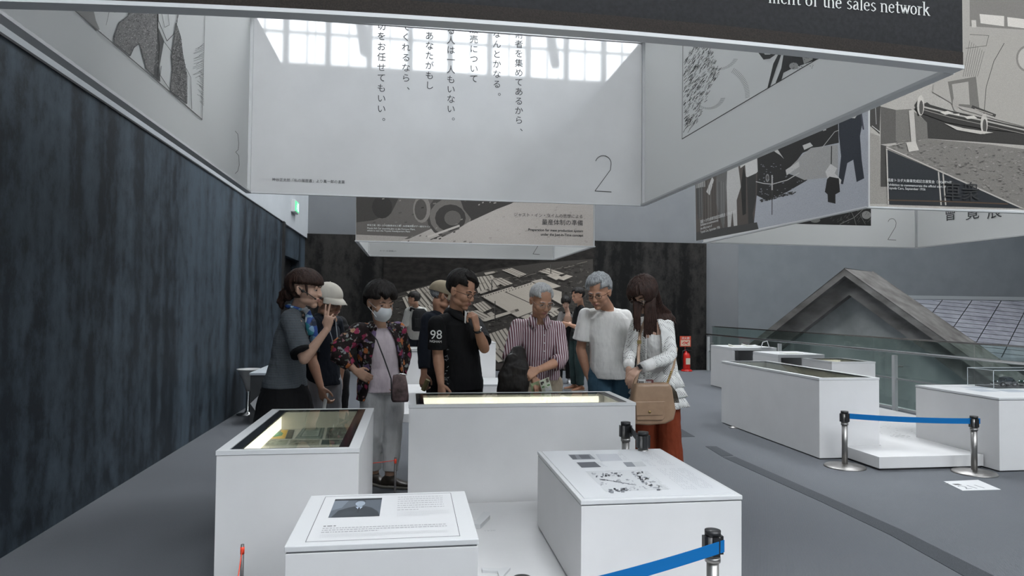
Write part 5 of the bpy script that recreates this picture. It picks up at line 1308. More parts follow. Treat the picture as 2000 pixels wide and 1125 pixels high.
# fabrics with patterns
def hstripe(name, c0, c1, scale, axis='Z', wave_d=0, thr=.5, rough=.85):
    m = mat(name, c0, rough, spec=.2); w = nd(m, 'ShaderNodeTexWave', bands_direction=axis); w.inputs['Scale'].default_value = scale; w.inputs['Distortion'].default_value = wave_d
    w.inputs['Detail'].default_value = 2; lk(m, coords(m), w.inputs['Vector']); lk(m, ramp(m, w.outputs['Fac'], [(thr-.08, c0), (thr+.08, c1)]), bsdf(m).inputs['Base Color'])
    bump(m, noise_tex(m, coords(m, (1, 1, .4)), 14, 3), .5, .03); return m
guide_knit = hstripe('grey_knit_thin_stripes', (.060, .070, .080), (.155, .172, .19), 38, 'Z', .3, .70)
def shirt_stripes():
    m = mat('burgundy_white_stripes', (.5, .42, .45), .8, spec=.2)
    w = nd(m, 'ShaderNodeTexWave', bands_direction='X'); w.inputs['Scale'].default_value = 16.5; w.inputs['Distortion'].default_value = .5; w.inputs['Detail'].default_value = 1; w.inputs['Detail Scale'].default_value = .6
    lk(m, coords(m), w.inputs['Vector']); lk(m, ramp(m, w.outputs['Fac'], [(.38, (.10, .026, .040)), (.52, (.47, .41, .43))]), bsdf(m).inputs['Base Color'])
    bump(m, noise_tex(m, coords(m, (1, 1, .5)), 12, 3), .6, .03); return m
stripe_m = shirt_stripes()
def floral():
    m = mat('flowered_fabric', (.03, .02, .02), .8, spec=.2)
    v = coords(m); n = nd(m, 'ShaderNodeTexNoise'); n.inputs['Scale'].default_value = 26; lk(m, v, n.inputs['Vector'])
    mx = nd(m, 'ShaderNodeMixRGB'); mx.inputs[0].default_value = .05; lk(m, v, mx.inputs[1]); lk(m, n.outputs['Color'], mx.inputs[2])
    a = nd(m, 'ShaderNodeTexVoronoi'); a.inputs['Scale'].default_value = 19; lk(m, mx.outputs[0], a.inputs['Vector'])
    b = nd(m, 'ShaderNodeTexVoronoi'); b.inputs['Scale'].default_value = 40; lk(m, mx.outputs[0], b.inputs['Vector'])
    sepa = nd(m, 'ShaderNodeSeparateColor'); lk(m, a.outputs['Color'], sepa.inputs[0]); sepb = nd(m, 'ShaderNodeSeparateColor'); lk(m, b.outputs['Color'], sepb.inputs[0])
    big = ramp(m, sepa.outputs[0], [(0, (.30, .04, .09)), (.22, (.42, .14, .05)), (.42, (.13, .09, .17)), (.56, (.42, .25, .16)), (.70, (.02, .014, .014)), (.9, (.24, .03, .07))], 'CONSTANT')
    sm_ = ramp(m, sepb.outputs[1], [(0, (.02, .014, .014)), (.30, (.24, .25, .25)), (.58, (.025, .016, .016)), (.74, (.26, .15, .16)), (.88, (.10, .13, .10))], 'CONSTANT')
    mask = ramp(m, a.outputs['Distance'], [(.42, (1, 1, 1)), (.47, (0, 0, 0))]); maskb = ramp(m, b.outputs['Distance'], [(.42, (1, 1, 1)), (.46, (0, 0, 0))])
    x1 = nd(m, 'ShaderNodeMixRGB'); lk(m, maskb, x1.inputs[0]); x1.inputs[1].default_value = (.02, .013, .013, 1); lk(m, sm_, x1.inputs[2])
    x2 = nd(m, 'ShaderNodeMixRGB'); lk(m, mask, x2.inputs[0]); lk(m, x1.outputs[0], x2.inputs[1]); lk(m, big, x2.inputs[2])
    core = ramp(m, a.outputs['Distance'], [(.0, (.25, .25, .25)), (.10, (.35, .35, .35)), (.16, (1, 1, 1))]); x3 = nd(m, 'ShaderNodeMixRGB'); x3.blend_type = 'MULTIPLY'; x3.inputs[0].default_value = 1
    lk(m, x2.outputs[0], x3.inputs[1]); lk(m, core, x3.inputs[2]); lk(m, x3.outputs[0], bsdf(m).inputs['Base Color']); bump(m, noise_tex(m, coords(m, (1, 1, .5)), 12, 3), .6, .03); return m
floral_m = floral()
def eyelet():
    m = mat('white_eyelet_lace', (.6, .6, .6), .8, spec=.2); v = coords(m, (1, .6, 1), rot=(0, math.radians(45), 0))
    a = nd(m, 'ShaderNodeTexVoronoi'); a.inputs['Scale'].default_value = 74; a.inputs['Randomness'].default_value = 0.0; lk(m, v, a.inputs['Vector'])
    lk(m, ramp(m, a.outputs['Distance'], [(.25, (.16, .15, .15)), (.33, (.68, .68, .66))]), bsdf(m).inputs['Base Color']); bump(m, noise_tex(m, coords(m, (1, 1, .5)), 12, 3), .5, .03); return m
eyelet_m = eyelet()
black_c = cloth('black_cotton', (.008, .008, .009)); navy_c = cloth('navy_cotton', (.009, .012, .019)); white_c = cloth('white_cotton', (.72, .71, .69), fold=.6)
white_c2 = cloth('off_white_shirt', (.42, .41, .38)); jeans_c = cloth('blue_denim', (.045, .095, .14)); chino = cloth('beige_chino', (.30, .25, .19)); grey_tr = cloth('light_grey_trousers', (.26, .265, .28))
white_tr = cloth('white_trousers', (.56, .56, .56)); rust_c = cloth('rust_trousers', (.17, .032, .012)); pink_c = cloth('pale_pink_knit', (.58, .50, .54)); olive_c = cloth('dark_green_trousers', (.02, .035, .035))
taupe_c = cloth('grey_taupe_cardigan', (.16, .15, .145)); cream_cap = cloth('cream_cap_cloth', (.50, .47, .41), fold=.2); beige_cap = cloth('beige_cap_cloth', (.24, .20, .14), fold=.2)
leather_b = mat('black_leather', (.012, .011, .011), .35); shoe_br = mottled('brown_leather', (.03, .022, .017), (.05, .038, .028), 20, .4); sole_m = mat('pale_rubber_sole', (.25, .23, .2), .7)
tan_leather = mottled('tan_leather', (.29, .185, .115), (.34, .22, .14), 14, .42, bs=.08); brass = mat('brass', (.45, .33, .14), .3, 1.0)
mask_m = cloth('white_mask', (.62, .64, .66), fold=.1); taupe_jacket = cloth('dark_brown_jacket_cloth', (.014, .012, .011), rough=.5)
gold_m = brass

# ---- 1 guide
g = Fig('woman guide in grey striped knit top and black skirt raising two fingers', P(596, 565, 5.0), 78, 4, 1.13, P(579, 607, 5.07), P(574, 622, 5.22), P(566, 622, 4.95), (P(560, 600, 5.1).x, 5.1), 72, female=True, scale=.98, vox=.0048)
g.arm('R', P(638, 644, 4.84), elb=P(594, 702, 4.80), hand_dir=(.10, -.05, 1), palm=(.30, .95, 0), fingers=[(4, 5, 4), (10, 8, 5), (60, 65, 30), (70, 65, 35)], spread=.25, thumb=(1.0, .9))
g.arm('L', P(590, 742, 5.42), elb=P(583, 705, 5.40), palm=(0, -1, 0))
b = g.body(); head_details(b, g.M, g.hs, hair_black)
hair_cap(b, g.M, hair_brown, .017, .046, .022, -.075, fringe=lambda x: -.022, seed=2, puff=.010, taper=.022)
mb = MB(); M = g.M
mb.ell((0, .13, -.045), (.034, .034, .045), M=M); mb.ell((0, .105, -.035), (.045, .04, .05), M=M); mb.limb([M @ V((0, .135, -.05)), M @ V((0, .15, -.095)), M @ V((0, .135, -.13))], [.032, .030, .012]); mb.build('ponytail', hair_brown, b, True, remesh=.006, disp=(.012, .02))
for s in (-1,): mb = MB(); mb.limb([M @ V((s*.076, -.030, .04)), M @ V((s*.079, -.040, -.005)), M @ V((s*.072, -.045, -.035))], [.010, .008, .003]); mb.build('side_lock', hair_brown, b, True)
MB().ell((0, .125, -.02), (.02, .02, .012), M=M).build('hair_clip', chrome, b, True)
g.shirt('knit_top', guide_knit, [(-.06, .176, .150), (.00, .174, .145), (.10, .165, .13), (.3, .148, .118), (.6, .160, .118), (.82, .150, .100), (.93, .09, .07)], {'R': .82, 'L': .82}, r0=.066, r1=.076)
mb = MB(); e = g.arms['R'][1]; sh = g.arms['R'][0]; mb.limb([sh.lerp(e, .79), sh.lerp(e, .88)], [.0765, .0765], 22, cap=False); mb.build('black_cuff', black_c, g.root, True)
mb = MB(); mb.limb([g.neck+V((.02*math.cos(t*.785)*0, 0, 0))+g.F*(.078*math.cos(t*.785))+g.Lx*(.080*math.sin(t*.785))-V((0, 0, .030+.02*math.cos(t*.785))) for t in range(9)], [.009]*9, 8, cap=False); mb.build('black_neckline', black_c, g.root, True)
for s in (1,):
    mb = MB(); mb.limb([g.neck+g.F*.03-g.Lx*.075-V((0, 0, .03)), g.neck-g.F*.07-g.Lx*.09-V((0, 0, .07)), g.neck-g.F*.115-g.Lx*.07-V((0, 0, .20))], [.006]*3, 8); mb.build('headset_cable', blackp, g.root, True)
scarf_m = mat('blue_white_scarf', (.1, .2, .5), .5); a_ = nd(scarf_m, 'ShaderNodeTexVoronoi'); a_.inputs['Scale'].default_value = 24; lk(scarf_m, coords(scarf_m), a_.inputs['Vector']); s_ = nd(scarf_m, 'ShaderNodeSeparateColor'); lk(scarf_m, a_.outputs['Color'], s_.inputs[0])
lk(scarf_m, ramp(scarf_m, s_.outputs[0], [(0, (.02, .07, .28)), (.35, (.5, .55, .6)), (.5, (.03, .2, .25)), (.65, (.01, .02, .05)), (.8, (.2, .35, .5))], 'CONSTANT'), bsdf(scarf_m).inputs['Base Color'])
mb = MB(); c = g.neck+V((0, 0, .022))
mb.limb([c+g.F*.068*math.cos(t*.785)+g.Lx*.068*math.sin(t*.785)+V((0, 0, -.012*math.cos(t*.785))) for t in range(9)], [.017]*9, 10, cap=False)
k0 = c+g.F*.085-V((0, 0, .03)); mb.ell(k0, (.025, .025, .022)); mb.limb([k0, k0+g.F*.035-V((0, 0, .07)), k0+g.F*.055-V((0, 0, .19))], [.018, .03, .034], flat=.5); mb.limb([k0, k0+g.F*.02-g.Lx*.03-V((0, 0, .06)), k0+g.F*.045-g.Lx*.04-V((0, 0, .14))], [.015, .026, .028], flat=.5)
mb.build('neck_scarf', scarf_m, g.root, True, remesh=.006, sm=1, disp=(.01, .03))
MB().limb([M @ V(q) for q in ((-.083, .012, .01), (-.086, -.015, -.012), (-.080, -.045, -.022), (-.060, -.090, -.052))], [.004, .004, .003, .0025], 8).ell((-.060, -.092, -.054), (.006, .007, .005), M=M).ell((-.084, -.018, -.012), (.007, .012, .010), M=M).build('headset_microphone', blackp, g.root, True)
secs = MB(); F_, L_ = g.F, g.Lx
pz = g.pelvis.z
secs.loft([(V((g.base.x, g.base.y, z)), F_*rx, L_*ry*1.12) for z, rx, ry in ((.30, .27, .24), (.55, .22, .20), (.75, .180, .165), (pz-.03, .150, .150), (pz+.05, .118, .134), (pz+.12, .105, .112))], 28)
secs.build('black_skirt', black_c, g.root, True, remesh=.009, sm=1, disp=(.018, .13)); g.shoes(leather_b, blackp)

# ---- 2 man in cream cap
c_ = Fig('older man in cream cap and navy shirt standing behind the guide', P(641, 590, 5.62), 56, 10, 1.12, P(632, 622, 5.66), P(654, 632, 5.82), P(609, 634, 5.50), (P(628, 700, 5.7).x, 5.7), 48, skin=skin_b, scale=1.0)
c_.arm('R', P(626, 754, 5.42), elb=P(609, 702, 5.48), hand_dir=(.28, -.1, -1), curl=(35, 50, 30)); c_.arm('L', P(664, 738, 5.95), elb=P(668, 692, 5.95))
b = c_.body(); head_details(b, c_.M, c_.hs, hair_grey); hair_cap(b, c_.M, hair_grey, .005, .07, .015, -.04, seed=1, taper=.03)
peaked_cap(c_.root, c_.M, cream_cap, brim=.06, low=.052); spectacles(c_.root, c_.M, gl_silver)
c_.shirt('navy_shirt', navy_c, MALE, {'R': .8, 'L': .8}); c_.collar(navy_c); c_.trousers(grey_tr, belt=leather_b); c_.shoes(leather_b, blackp)
MB().limb([c_.neck+c_.F*.08+c_.Lx*.05, c_.neck+c_.F*.13+c_.Lx*.03-V((0, 0, .14)), c_.neck+c_.F*.14-V((0, 0, .28)), c_.neck+c_.F*.13-c_.Lx*.03-V((0, 0, .14)), c_.neck+c_.F*.08-c_.Lx*.05], [.0035]*5, 6).build('lanyard', mat('pale_cord', (.3, .33, .36), .6), c_.root, True)
hw = c_.arms['R'][2]; o = MB().cyl((hw.x+.03, hw.y-.02, hw.z-.18), .014, .13, 14, axis=(.15, 0, 1)).build('rolled_leaflet', white_c); tag(o, 'rolled white leaflet in the hand of the man in the cream cap', 'leaflet')

# ---- 2b person almost hidden behind him
h_ = Fig('person in a black short sleeved top almost hidden behind the man in the cream cap', P(650, 592, 6.5), 20, 5, 1.05, P(648, 620, 6.5), P(664, 631, 6.5), P(622, 631, 6.5), (P(645, 700, 6.5).x, 6.5), 0, skin=skin_b, scale=.95, vox=.007)
h_.arm('L', P(666, 700, 6.35), elb=P(676, 664, 6.55)); h_.arm('R', P(620, 720, 6.4), elb=P(617, 678, 6.5)); b = h_.body(); hair_cap(b, h_.M, hair_black, .012, .05, 0, -.05)
h_.shirt('black_top', black_c, MALE, {'R': .8, 'L': .8}); h_.trousers(black_c); h_.shoes(leather_b, blackp)

# ---- 3 lady in flowered shirt
f_ = Fig('older woman in a flowered shirt, white trousers and face mask, hand on hip', P(743, 591, 5.27), 30, 14, 1.16, P(742, 635, 5.34), P(776, 645, 5.42), P(701, 647, 5.30), (P(744, 900, 5.42).x, 5.42), 24, female=True, scale=1.0, skin=skin_c, vox=.0048)
f_.arm('R', P(693, 723, 5.17), elb=P(657, 686, 5.20), hand_dir=(.75, .15, -.45), palm=(.2, .9, -.2), curl=(25, 30, 20)); f_.arm('L', P(780, 738, 5.40), elb=P(788, 692, 5.52))
f_.ank = [V((P(762, 900, 5.42).x, 5.40, .085)), V((P(731, 900, 5.5).x, 5.5, .085))]; f_.knee = [(a+b)/2+f_.F*.02 for a, b in zip(f_.hip, f_.ank)]
b = f_.body(); head_details(b, f_.M, f_.hs, hair_black, lips=False)
hair_cap(b, f_.M, hair_black, .024, .058, .020, -.050, fringe=lambda x: -.012+.012*math.sin(x*120), puff=.014, seed=5, top=.008, taper=.026)
M = f_.M; mk = MB(); rows = []
for (z, y, w) in ((-.012, -.112, .040), (-.030, -.122, .052), (-.055, -.122, .056), (-.082, -.112, .050), (-.108, -.088, .034)):
    rows.append([M @ V((w*math.sin(t*math.pi/16)*1.05, y+.085*(1-math.cos(t*math.pi/16))*(w/.056)**.5, z)) for t in range(-8, 9)])
vs = [p for r in rows for p in r]+[p+(M.to_3x3() @ V((0, .003, 0))) for r in rows for p in r]; w = 17; T = w*5
fs = [q for j in range(4) for i in range(16) for q in ((j*w+i, j*w+i+1, (j+1)*w+i+1, (j+1)*w+i), (T+(j+1)*w+i, T+(j+1)*w+i+1, T+j*w+i+1, T+j*w+i))]
mo = MB().add(vs, fs).build('face_mask', mask_m, f_.root, True)
for s in (-1, 1): MB().limb([M @ V((s*.052, -.070, -.025)), M @ V((s*.070, -.040, -.012)), M @ V((s*.082, .004, .006))], [.0018]*3, 6).limb([M @ V((s*.050, -.065, -.08)), M @ V((s*.066, -.035, -.055)), M @ V((s*.082, .004, -.03))], [.0018]*3, 6).build('ear_loop', mask_m, mo, True)
f_.shirt('pink_top', pink_c, [(-.09, .168, .136), (.10, .152, .122), (.3, .134, .108), (.6, .140, .116), (.80, .135, .098), (.90, .100, .080), (.97, .068, .064)], {}, yoke=.052)
f_.trousers(white_tr, r=(.100, .078, .060), waist=(.140, .108), hem=.13)
mb = MB(); f_.shell(mb, [(-.22, .185, .145, 62, .0), (-.05, .178, .140, 52), (.2, .165, .132, 46), (.5, .165, .132, 38), (.75, .162, .118, 30), (.90, .115, .092, 28), (.99, .066, .062, 34)], 0, 0, .016)
for sh in (f_.shL, f_.shR): mb.limb([f_.neck.lerp(sh, .42)-V((0, 0, .012))-f_.F*.012, f_.neck.lerp(sh, .7)-V((0, 0, .006)), sh], [.050, .060, .068], 16)
f_.sleeve(mb, 'R', 1.78, .072, .075, .050); f_.sleeve(mb, 'L', 1.8, .070, .070, .05)
mb.build('flowered_shirt', floral_m, f_.root, True, remesh=.0062, sm=1, disp=(.020, .08))
f_.collar(floral_m, r=.080, h=.012, spread=2.2, drop=.05)
fs0 = f_.F; f_.F = V((math.sin(math.radians(62)), -math.cos(math.radians(62)), 0)); f_.Lx = V((math.cos(math.radians(62)), math.sin(math.radians(62)), 0)); f_.shoes(shoe_br, sole_m, .245)
MB().limb([P(722, 648, 5.22), P(736, 664, 5.16), P(750, 700, 5.15), P(764, 740, 5.14), P(765, 778, 5.13)], [.005]*5, 8).build('bag_strap', blackp, f_.root, True)
bag = MB(); c = P(782, 757, 5.16); bag.loft([(c+V((0, 0, -.105)), (.058, 0, 0), (0, .028, 0)), (c+V((0, 0, -.085)), (.066, 0, 0), (0, .036, 0)), (c+V((-.004, 0, .02)), (.058, 0, 0), (0, .034, 0)), (c+V((-.008, 0, .085)), (.048, 0, 0), (0, .024, 0)), (c+V((-.008, 0, .095)), (.044, 0, 0), (0, .016, 0))], 20, 3.2)
bo = bag.build('shoulder_bag', mottled('mauve_patterned_fabric', (.055, .035, .032), (.20, .13, .13), 16, .6, detail=6, bs=.3), None, True, disp=(.008, .05)); tag(bo, 'small mauve patterned shoulder bag hanging at the hip of the masked woman', 'bag')
MB().limb([c+V((-.05, -.01, .095)), c+V((0, -.01, .104)), c+V((.045, -.01, .095))], [.004]*3, 6).build('bag_zip', chrome, bo, True)

# ---- 4 man in black polo
p_ = Fig('dark haired man in a black polo shirt with a hand raised to his chin', P(902, 568, 5.45), 48, 20, 1.20, P(890, 612, 5.52), P(927, 633, 5.72), P(853, 633, 5.38), (P(900, 800, 5.62).x, 5.62), 38, skin=skin_b, scale=1.08, vox=.0048)
p_.arm('R', P(861, 748, 5.34), elb=P(855, 692, 5.42), curl=(15, 20, 15)); p_.arm('L', P(932, 642, 5.32), elb=P(946, 680, 5.46), hand_dir=(-.22, -.05, 1), palm=(-.75, .55, -.1), fingers=[(55, 60, 40), (65, 70, 40), (70, 75, 40), (70, 75, 40)], thumb=(.7, .2), tside=-1)
b = p_.body(); head_details(b, p_.M, p_.hs, hair_black, brow_w=1.3); hair_cap(b, p_.M, hair_black, .018, .086, .012, -.040, seed=8, top=.014, taper=.045, fringe=lambda x: -.004-.25*x); spectacles(p_.root, p_.M, gl_frame, w=.025, h=.013)
p_.shirt('black_polo', black_c, [(-.22, .168, .135), (-.10, .170, .138), (.05, .166, .136), (.30, .164, .132), (.60, .172, .128), (.82, .165, .110), (.95, .10, .08)], {'R': .80, 'L': .78}, r0=.064, r1=.073, yoke=.058)
p_.collar(black_c, r=.070, h=.045, drop=.045); p_.trousers(black_c); p_.shoes(leather_b, blackp)
MB().add([P(908, 606, 5.40), P(912, 610, 5.385), P(910, 632, 5.375), P(907, 630, 5.385)], [(0, 1, 2, 3)]).build('inner_white_placket', white_c, p_.root)
text('98', P(839.5, 662, 5.300), (1, .18, 0), (0, 0, 1), .098, white_ink, p_.root, name='sleeve_emblem')
text('NGHAM', P(839, 668.5, 5.302), (1, .18, -.06), (0, 0, 1), .026, white_ink, p_.root, name='sleeve_emblem')
pm = MB(); rr = random.Random(2)
for y in (684, 696, 702, 708, 718, 724, 731, 737, 742, 748):
    for x in (868, 870.5, 873):
        if rr.random() < .7: q = P(x, y, 5.325); pm.strip([q, q+V((rr.uniform(.003, .012), .002, rr.uniform(-.012, .012))), q+V((rr.uniform(.008, .016), .003, rr.uniform(-.01, .01)))], .004, (0, -1, 0))
pm.build('side_print', ink_soft, p_.root)
w_ = p_.arms['L'][2]; wt = MB(); ax = (w_-p_.arms['L'][1]).normalized(); wc = w_-ax*.012; wt.cyl(wc-ax*.010, .036, .020, 24, axis=ax); wt = wt.build('wrist_watch', leather_b, p_.root, True)
fd = V((.75, -.6, .1)).normalized(); MB().cyl(wc+fd*.030, .020, .010, 20, axis=fd).build('watch_case', chrome, wt, True); MB().cyl(wc+fd*.0402, .016, .001, 20, axis=fd).build('watch_dial', mat('dark_dial', (.06, .065, .07), .2), wt, True)

# ---- 5 man with beige cap behind
q_ = Fig('man in a beige cap and navy jacket partly hidden behind the black polo', P(864, 578, 6.1), 100, 18, 1.10, P(858, 610, 6.12), P(885, 628, 6.3), P(838, 624, 5.98), (P(858, 700, 6.2).x, 6.2), 70, skin=skin_b, scale=1.0, vox=.006)
q_.arm('R', P(828, 728, 5.9), elb=P(829, 676, 5.96), curl=(45, 50, 30)); q_.arm('L', P(880, 728, 6.3), elb=P(885, 676, 6.35))
b = q_.body(); hair_cap(b, q_.M, hair_grey, .005, .07, .015, -.04, taper=.03); peaked_cap(q_.root, q_.M, beige_cap, low=.034)
q_.shirt('navy_jacket', navy_c, MALE, {'R': 1.85, 'L': 1.85}, r1=.062, r2=.048); q_.trousers(black_c); q_.shoes(leather_b, blackp)
M = q_.M; mo = MB().ell((0, -.085, -.060), (.050, .040, .050), M=M).build('face_mask', mask_m, q_.root, True)
for s in (-1, 1): MB().limb([M @ V((s*.045, -.075, -.04)), M @ V((s*.070, -.035, -.02)), M @ V((s*.083, .01, .004))], [.002]*3, 6).build('ear_loop', mask_m, mo, True)
hw = q_.arms['R'][2]; o = MB().cyl((hw.x-.005, hw.y-.03, hw.z-.145), .021, .10, 16, axis=(.35, -.2, .8)).build('rolled_pamphlet', mottled('yellow_green_paper', (.18, .16, .06), (.30, .28, .14), 8, .6)); tag(o, 'rolled yellow pamphlet held in the hand beside the black polo', 'pamphlet')

# ---- 6 striped shirt man
s_ = Fig('white haired man in a burgundy striped shirt with rolled sleeves', P(1057, 587, 5.52), 16, 24, 1.12, P(1053, 626, 5.60), P(1090, 641, 5.62), P(1012, 636, 5.64), (P(1055, 800, 5.68).x, 5.68), 6, skin=skin_b, scale=1.02, vox=.0048)
s_.arm('R', P(1040, 737, 5.38), elb=P(994, 704, 5.50), hand_dir=(.35, -.25, -.75), palm=(-.3, .8, -.3), curl=(35, 40, 25), tside=1)
s_.arm('L', P(1052, 722, 5.34), elb=P(1097, 704, 5.50), hand_dir=(-.85, -.15, -.4), palm=(-.1, .8, -.5), curl=(40, 45, 25), tside=-1)
b = s_.body(); head_details(b, s_.M, s_.hs, hair_grey); hair_cap(b, s_.M, hair_white, .009, .094, .018, -.035, seed=12, top=.004, taper=.04, fringe=lambda x: -.35*abs(x)); spectacles(s_.root, s_.M, gl_silver, w=.023, h=.013, rim=.0013)
s_.shirt('striped_shirt', stripe_m, [(-.02, .165, .128), (.10, .166, .130), (.30, .162, .126), (.60, .170, .122), (.82, .163, .104), (.95, .10, .08)], {'R': 1.30, 'L': 1.30}, r0=.062, r1=.062, r2=.056, yoke=.056)
s_.collar(stripe_m, r=.070, h=.05, drop=.055, spread=.9); s_.trousers(chino, belt=leather_b); s_.shoes(leather_b, blackp)
pl_b = MB()
for t in (.86, .74, .60, .46, .32, .18):
    q = s_.spine(t)+s_.F*(.128 if t < .8 else .112)+s_.Lx*.002; pl_b.cyl(q, .006, .006, 10, axis=s_.F)
pl_b.build('shirt_buttons', mat('pearl_button', (.5, .5, .5), .2), s_.root, True)['kind'] = 'stuff'
for sd in ('L',):
    sh, e, w = s_.arms[sd][:3]; MB().limb([e.lerp(w, .12), e.lerp(w, .34)], [.066, .063], 22, cap=False).build('rolled_cuff', stripe_m, s_.root, True, disp=(.008, .05))
jc = MB(); jc.limb([P(1012, 690, 5.42), P(1008, 720, 5.36), P(1004, 755, 5.36)], [.070, .110, .120], flat=.55); jc.limb([P(1000, 705, 5.36), P(992, 735, 5.34), P(988, 772, 5.36)], [.06, .08, .075], flat=.6); jc.limb([P(1020, 712, 5.36), P(1022, 740, 5.34), P(1016, 775, 5.34)], [.05, .055, .06], flat=.7)
jo = jc.build('folded_jacket', taupe_jacket, None, True, remesh=.008, sm=4, disp=(.022, .10)); tag(jo, 'dark jacket draped over the forearm of the man in the striped shirt', 'jacket')
gm = mottled('green_printed_cover', (.20, .25, .13), (.33, .37, .22), 12, .45)
def booklet(px, Y, m, label, tilt=0):
    A = [P(x, y, Y+k*.01) for k, (x, y) in enumerate(px)]; n = (A[1]-A[0]).cross(A[3]-A[0]).normalized()*.004
    o = MB().add(A+[p+n for p in A], [(0, 1, 2, 3), (7, 6, 5, 4), (0, 4, 5, 1), (1, 5, 6, 2), (2, 6, 7, 3), (3, 7, 4, 0)]).build('booklet', m); tag(o, label, 'booklet'); return o, A, n
o, A, n = booklet(((1053, 744), (1072, 737), (1079, 764), (1060, 770)), 5.30, mottled('pale_cover', (.40, .42, .33), (.46, .48, .38), 10, .4), 'pale green booklet fanned out at the right in the striped shirt man\'s hand')
d = MB(); L = lambda u, v: A[0].lerp(A[1], u).lerp(A[3].lerp(A[2], u), v)-n*.1-V((0, .003, 0))
for (u0, v0, u1, v1, c) in ((.08, .12, .4, .34, (.05, .04, .04)), (.1, .45, .9, .55, (.10, .2, .08)), (.35, .6, .9, .9, (.5, .5, .5)), (.65, .02, .9, .3, (.12, .1, .08)), (.45, .66, .8, .7, (.15, .15, .15))): d.poly([L(u0, v0), L(u1, v0), L(u1, v1), L(u0, v1)], c)
d.build('cover_print', print_fine, o)
booklet(((1036, 750), (1052, 744), (1056, 768), (1040, 774)), 5.33, gm, 'green booklet at the left in the striped shirt man\'s hand')

PW = lambda x, y, Y: aty(x, y, Y+.14)
# ---- 7 man in white T-shirt
w_ = Fig('grey haired man in a plain white T-shirt and blue jeans looking down', PW(1170, 570, 5.46), -38, 22, 1.18, PW(1186, 604, 5.60), PW(1220, 619, 5.62), PW(1145, 617, 5.62), (PW(1186, 800, 5.72).x, 5.72), -14, skin=skin_b, scale=1.08, vox=.0048)
w_.arm('R', PW(1147, 731, 5.64), elb=PW(1134, 682, 5.66), curl=(10, 15, 10)); w_.arm('L', PW(1212, 728, 5.70), elb=PW(1224, 682, 5.78))
b = w_.body(); head_details(b, w_.M, w_.hs, hair_grey); hair_cap(b, w_.M, hair_grey, .017, .078, .008, -.04, seed=21, fringe=lambda x: -.006+.28*x, top=.010, taper=.035); spectacles(w_.root, w_.M, gl_frame, w=.024, h=.013)
w_.shirt('white_t_shirt', white_c, [(-.13, .165, .140), (-.02, .172, .148), (.20, .170, .150), (.40, .168, .142), (.64, .174, .126), (.83, .170, .108), (.95, .105, .085)], {'R': .72, 'L': .72}, r0=.064, r1=.080, disp=(.018, .13), yoke=.056)
w_.trousers(jeans_c, r=(.108, .088, .07)); w_.shoes(shoe_br, sole_m)
mb = MB(); c = w_.neck+V((0, 0, -.004)); l = w_.lat(1); f = l.cross(V((0, 0, 1))); f = f if f.dot(w_.F) > 0 else -f
mb.limb([c+l*.074*math.cos(t*.3142)+f*.076*math.sin(t*.3142)-V((0, 0, .028*math.sin(t*.3142)-.004)) for t in range(21)], [.008]*21, 8, cap=False); mb.build('neck_band', white_c, w_.root, True)
q = PW(1119, 646, 5.535); MB().box((q.x-.004, q.y-.012, q.z-.012), (q.x+.006, q.y+.0, q.z+.012)).build('sleeve_tag', blackp, w_.root)

# ---- 8 long haired woman
l_ = Fig('long haired woman in white lace blouse and rust trousers with a tan bag', P(1256, 576, 5.28), -48, 32, 1.14, P(1274, 617, 5.44), P(1301, 636, 5.42), P(1246, 632, 5.50), (P(1284, 850, 5.50).x, 5.50), -30, skin=skin_a, female=True, scale=1.0, vox=.0048)
l_.arm('L', P(1250, 719, 5.12), elb=P(1309, 698, 5.32), hand_dir=(-.75, -.15, -.55), palm=(-.2, .3, -.9), curl=(25, 30, 20), tside=-1)
l_.arm('R', P(1228, 722, 5.26), elb=P(1229, 690, 5.44), hand_dir=(.15, -.35, -1), palm=(.2, .9, -.2), curl=(12, 15, 10), tside=1)
b = l_.body(); head_details(b, l_.M, l_.hs, hair_black); spectacles(l_.root, l_.M, gl_silver, w=.024, h=.015)
hair_cap(b, l_.M, hair_brown, .024, .045, -.060, -.10, fringe=lambda x: .02*abs(x)*10-.01, seed=31, puff=.012)
M = l_.M; mb = MB(); rr = random.Random(6)
def lockp(p0, p1, p2, p3, r0, r1): mb.limb([p0, p1, p2, p3], [r0*.85, r0, (r0+r1)/2, r1*.35], 10, flat=.8)
for i in range(26):
    t = i/25; ex = 1268+t*54
    lockp(M @ V((.01+.06*t, .070+.02*math.sin(t*3), .055-.02*t)), P(1262+t*28, 590+t*6, 5.36), P(1266+t*42, 612, 5.37+.04*t), P(ex, 640-t*10+rr.uniform(-9, 7), 5.38), .024, .016)
for i in range(14):
    t = i/13; lockp(M @ V((-.062-.016*t, .0+.06*t, .065-.02*t)), P(1239+t*14, 592, 5.21), P(1239+t*10, 618, 5.21), P(1238+t*14, 646+rr.uniform(-8, 8), 5.23), .013, .009)
for i in range(20):
    t = i/19; lockp(M @ V((.066+.01*t, -.01+.08*t, .055)), P(1261+t*16, 598, 5.20), P(1260+t*20, 624, 5.20), P(1257+t*26, 656-t*6+rr.uniform(-9, 7), 5.22), .016, .011)
mb.build('long_hair', hair_brown, b, True, remesh=.0055, sm=3, disp=(.005, .03))
l_.shirt('inner_white_blouse', white_c, [(-.12, .165, .130), (.0, .158, .124), (.12, .148, .118), (.3, .128, .10), (.6, .140, .108), (.80, .130, .088), (.94, .07, .06)], {}, yoke=.046)
mb = MB(); l_.shell(mb, [(.02, .160, .132, 26), (.25, .150, .125, 24), (.55, .156, .128, 22), (.78, .152, .112, 20), (.90, .11, .085, 22), (.97, .068, .058, 26)], 0, 0, .015)
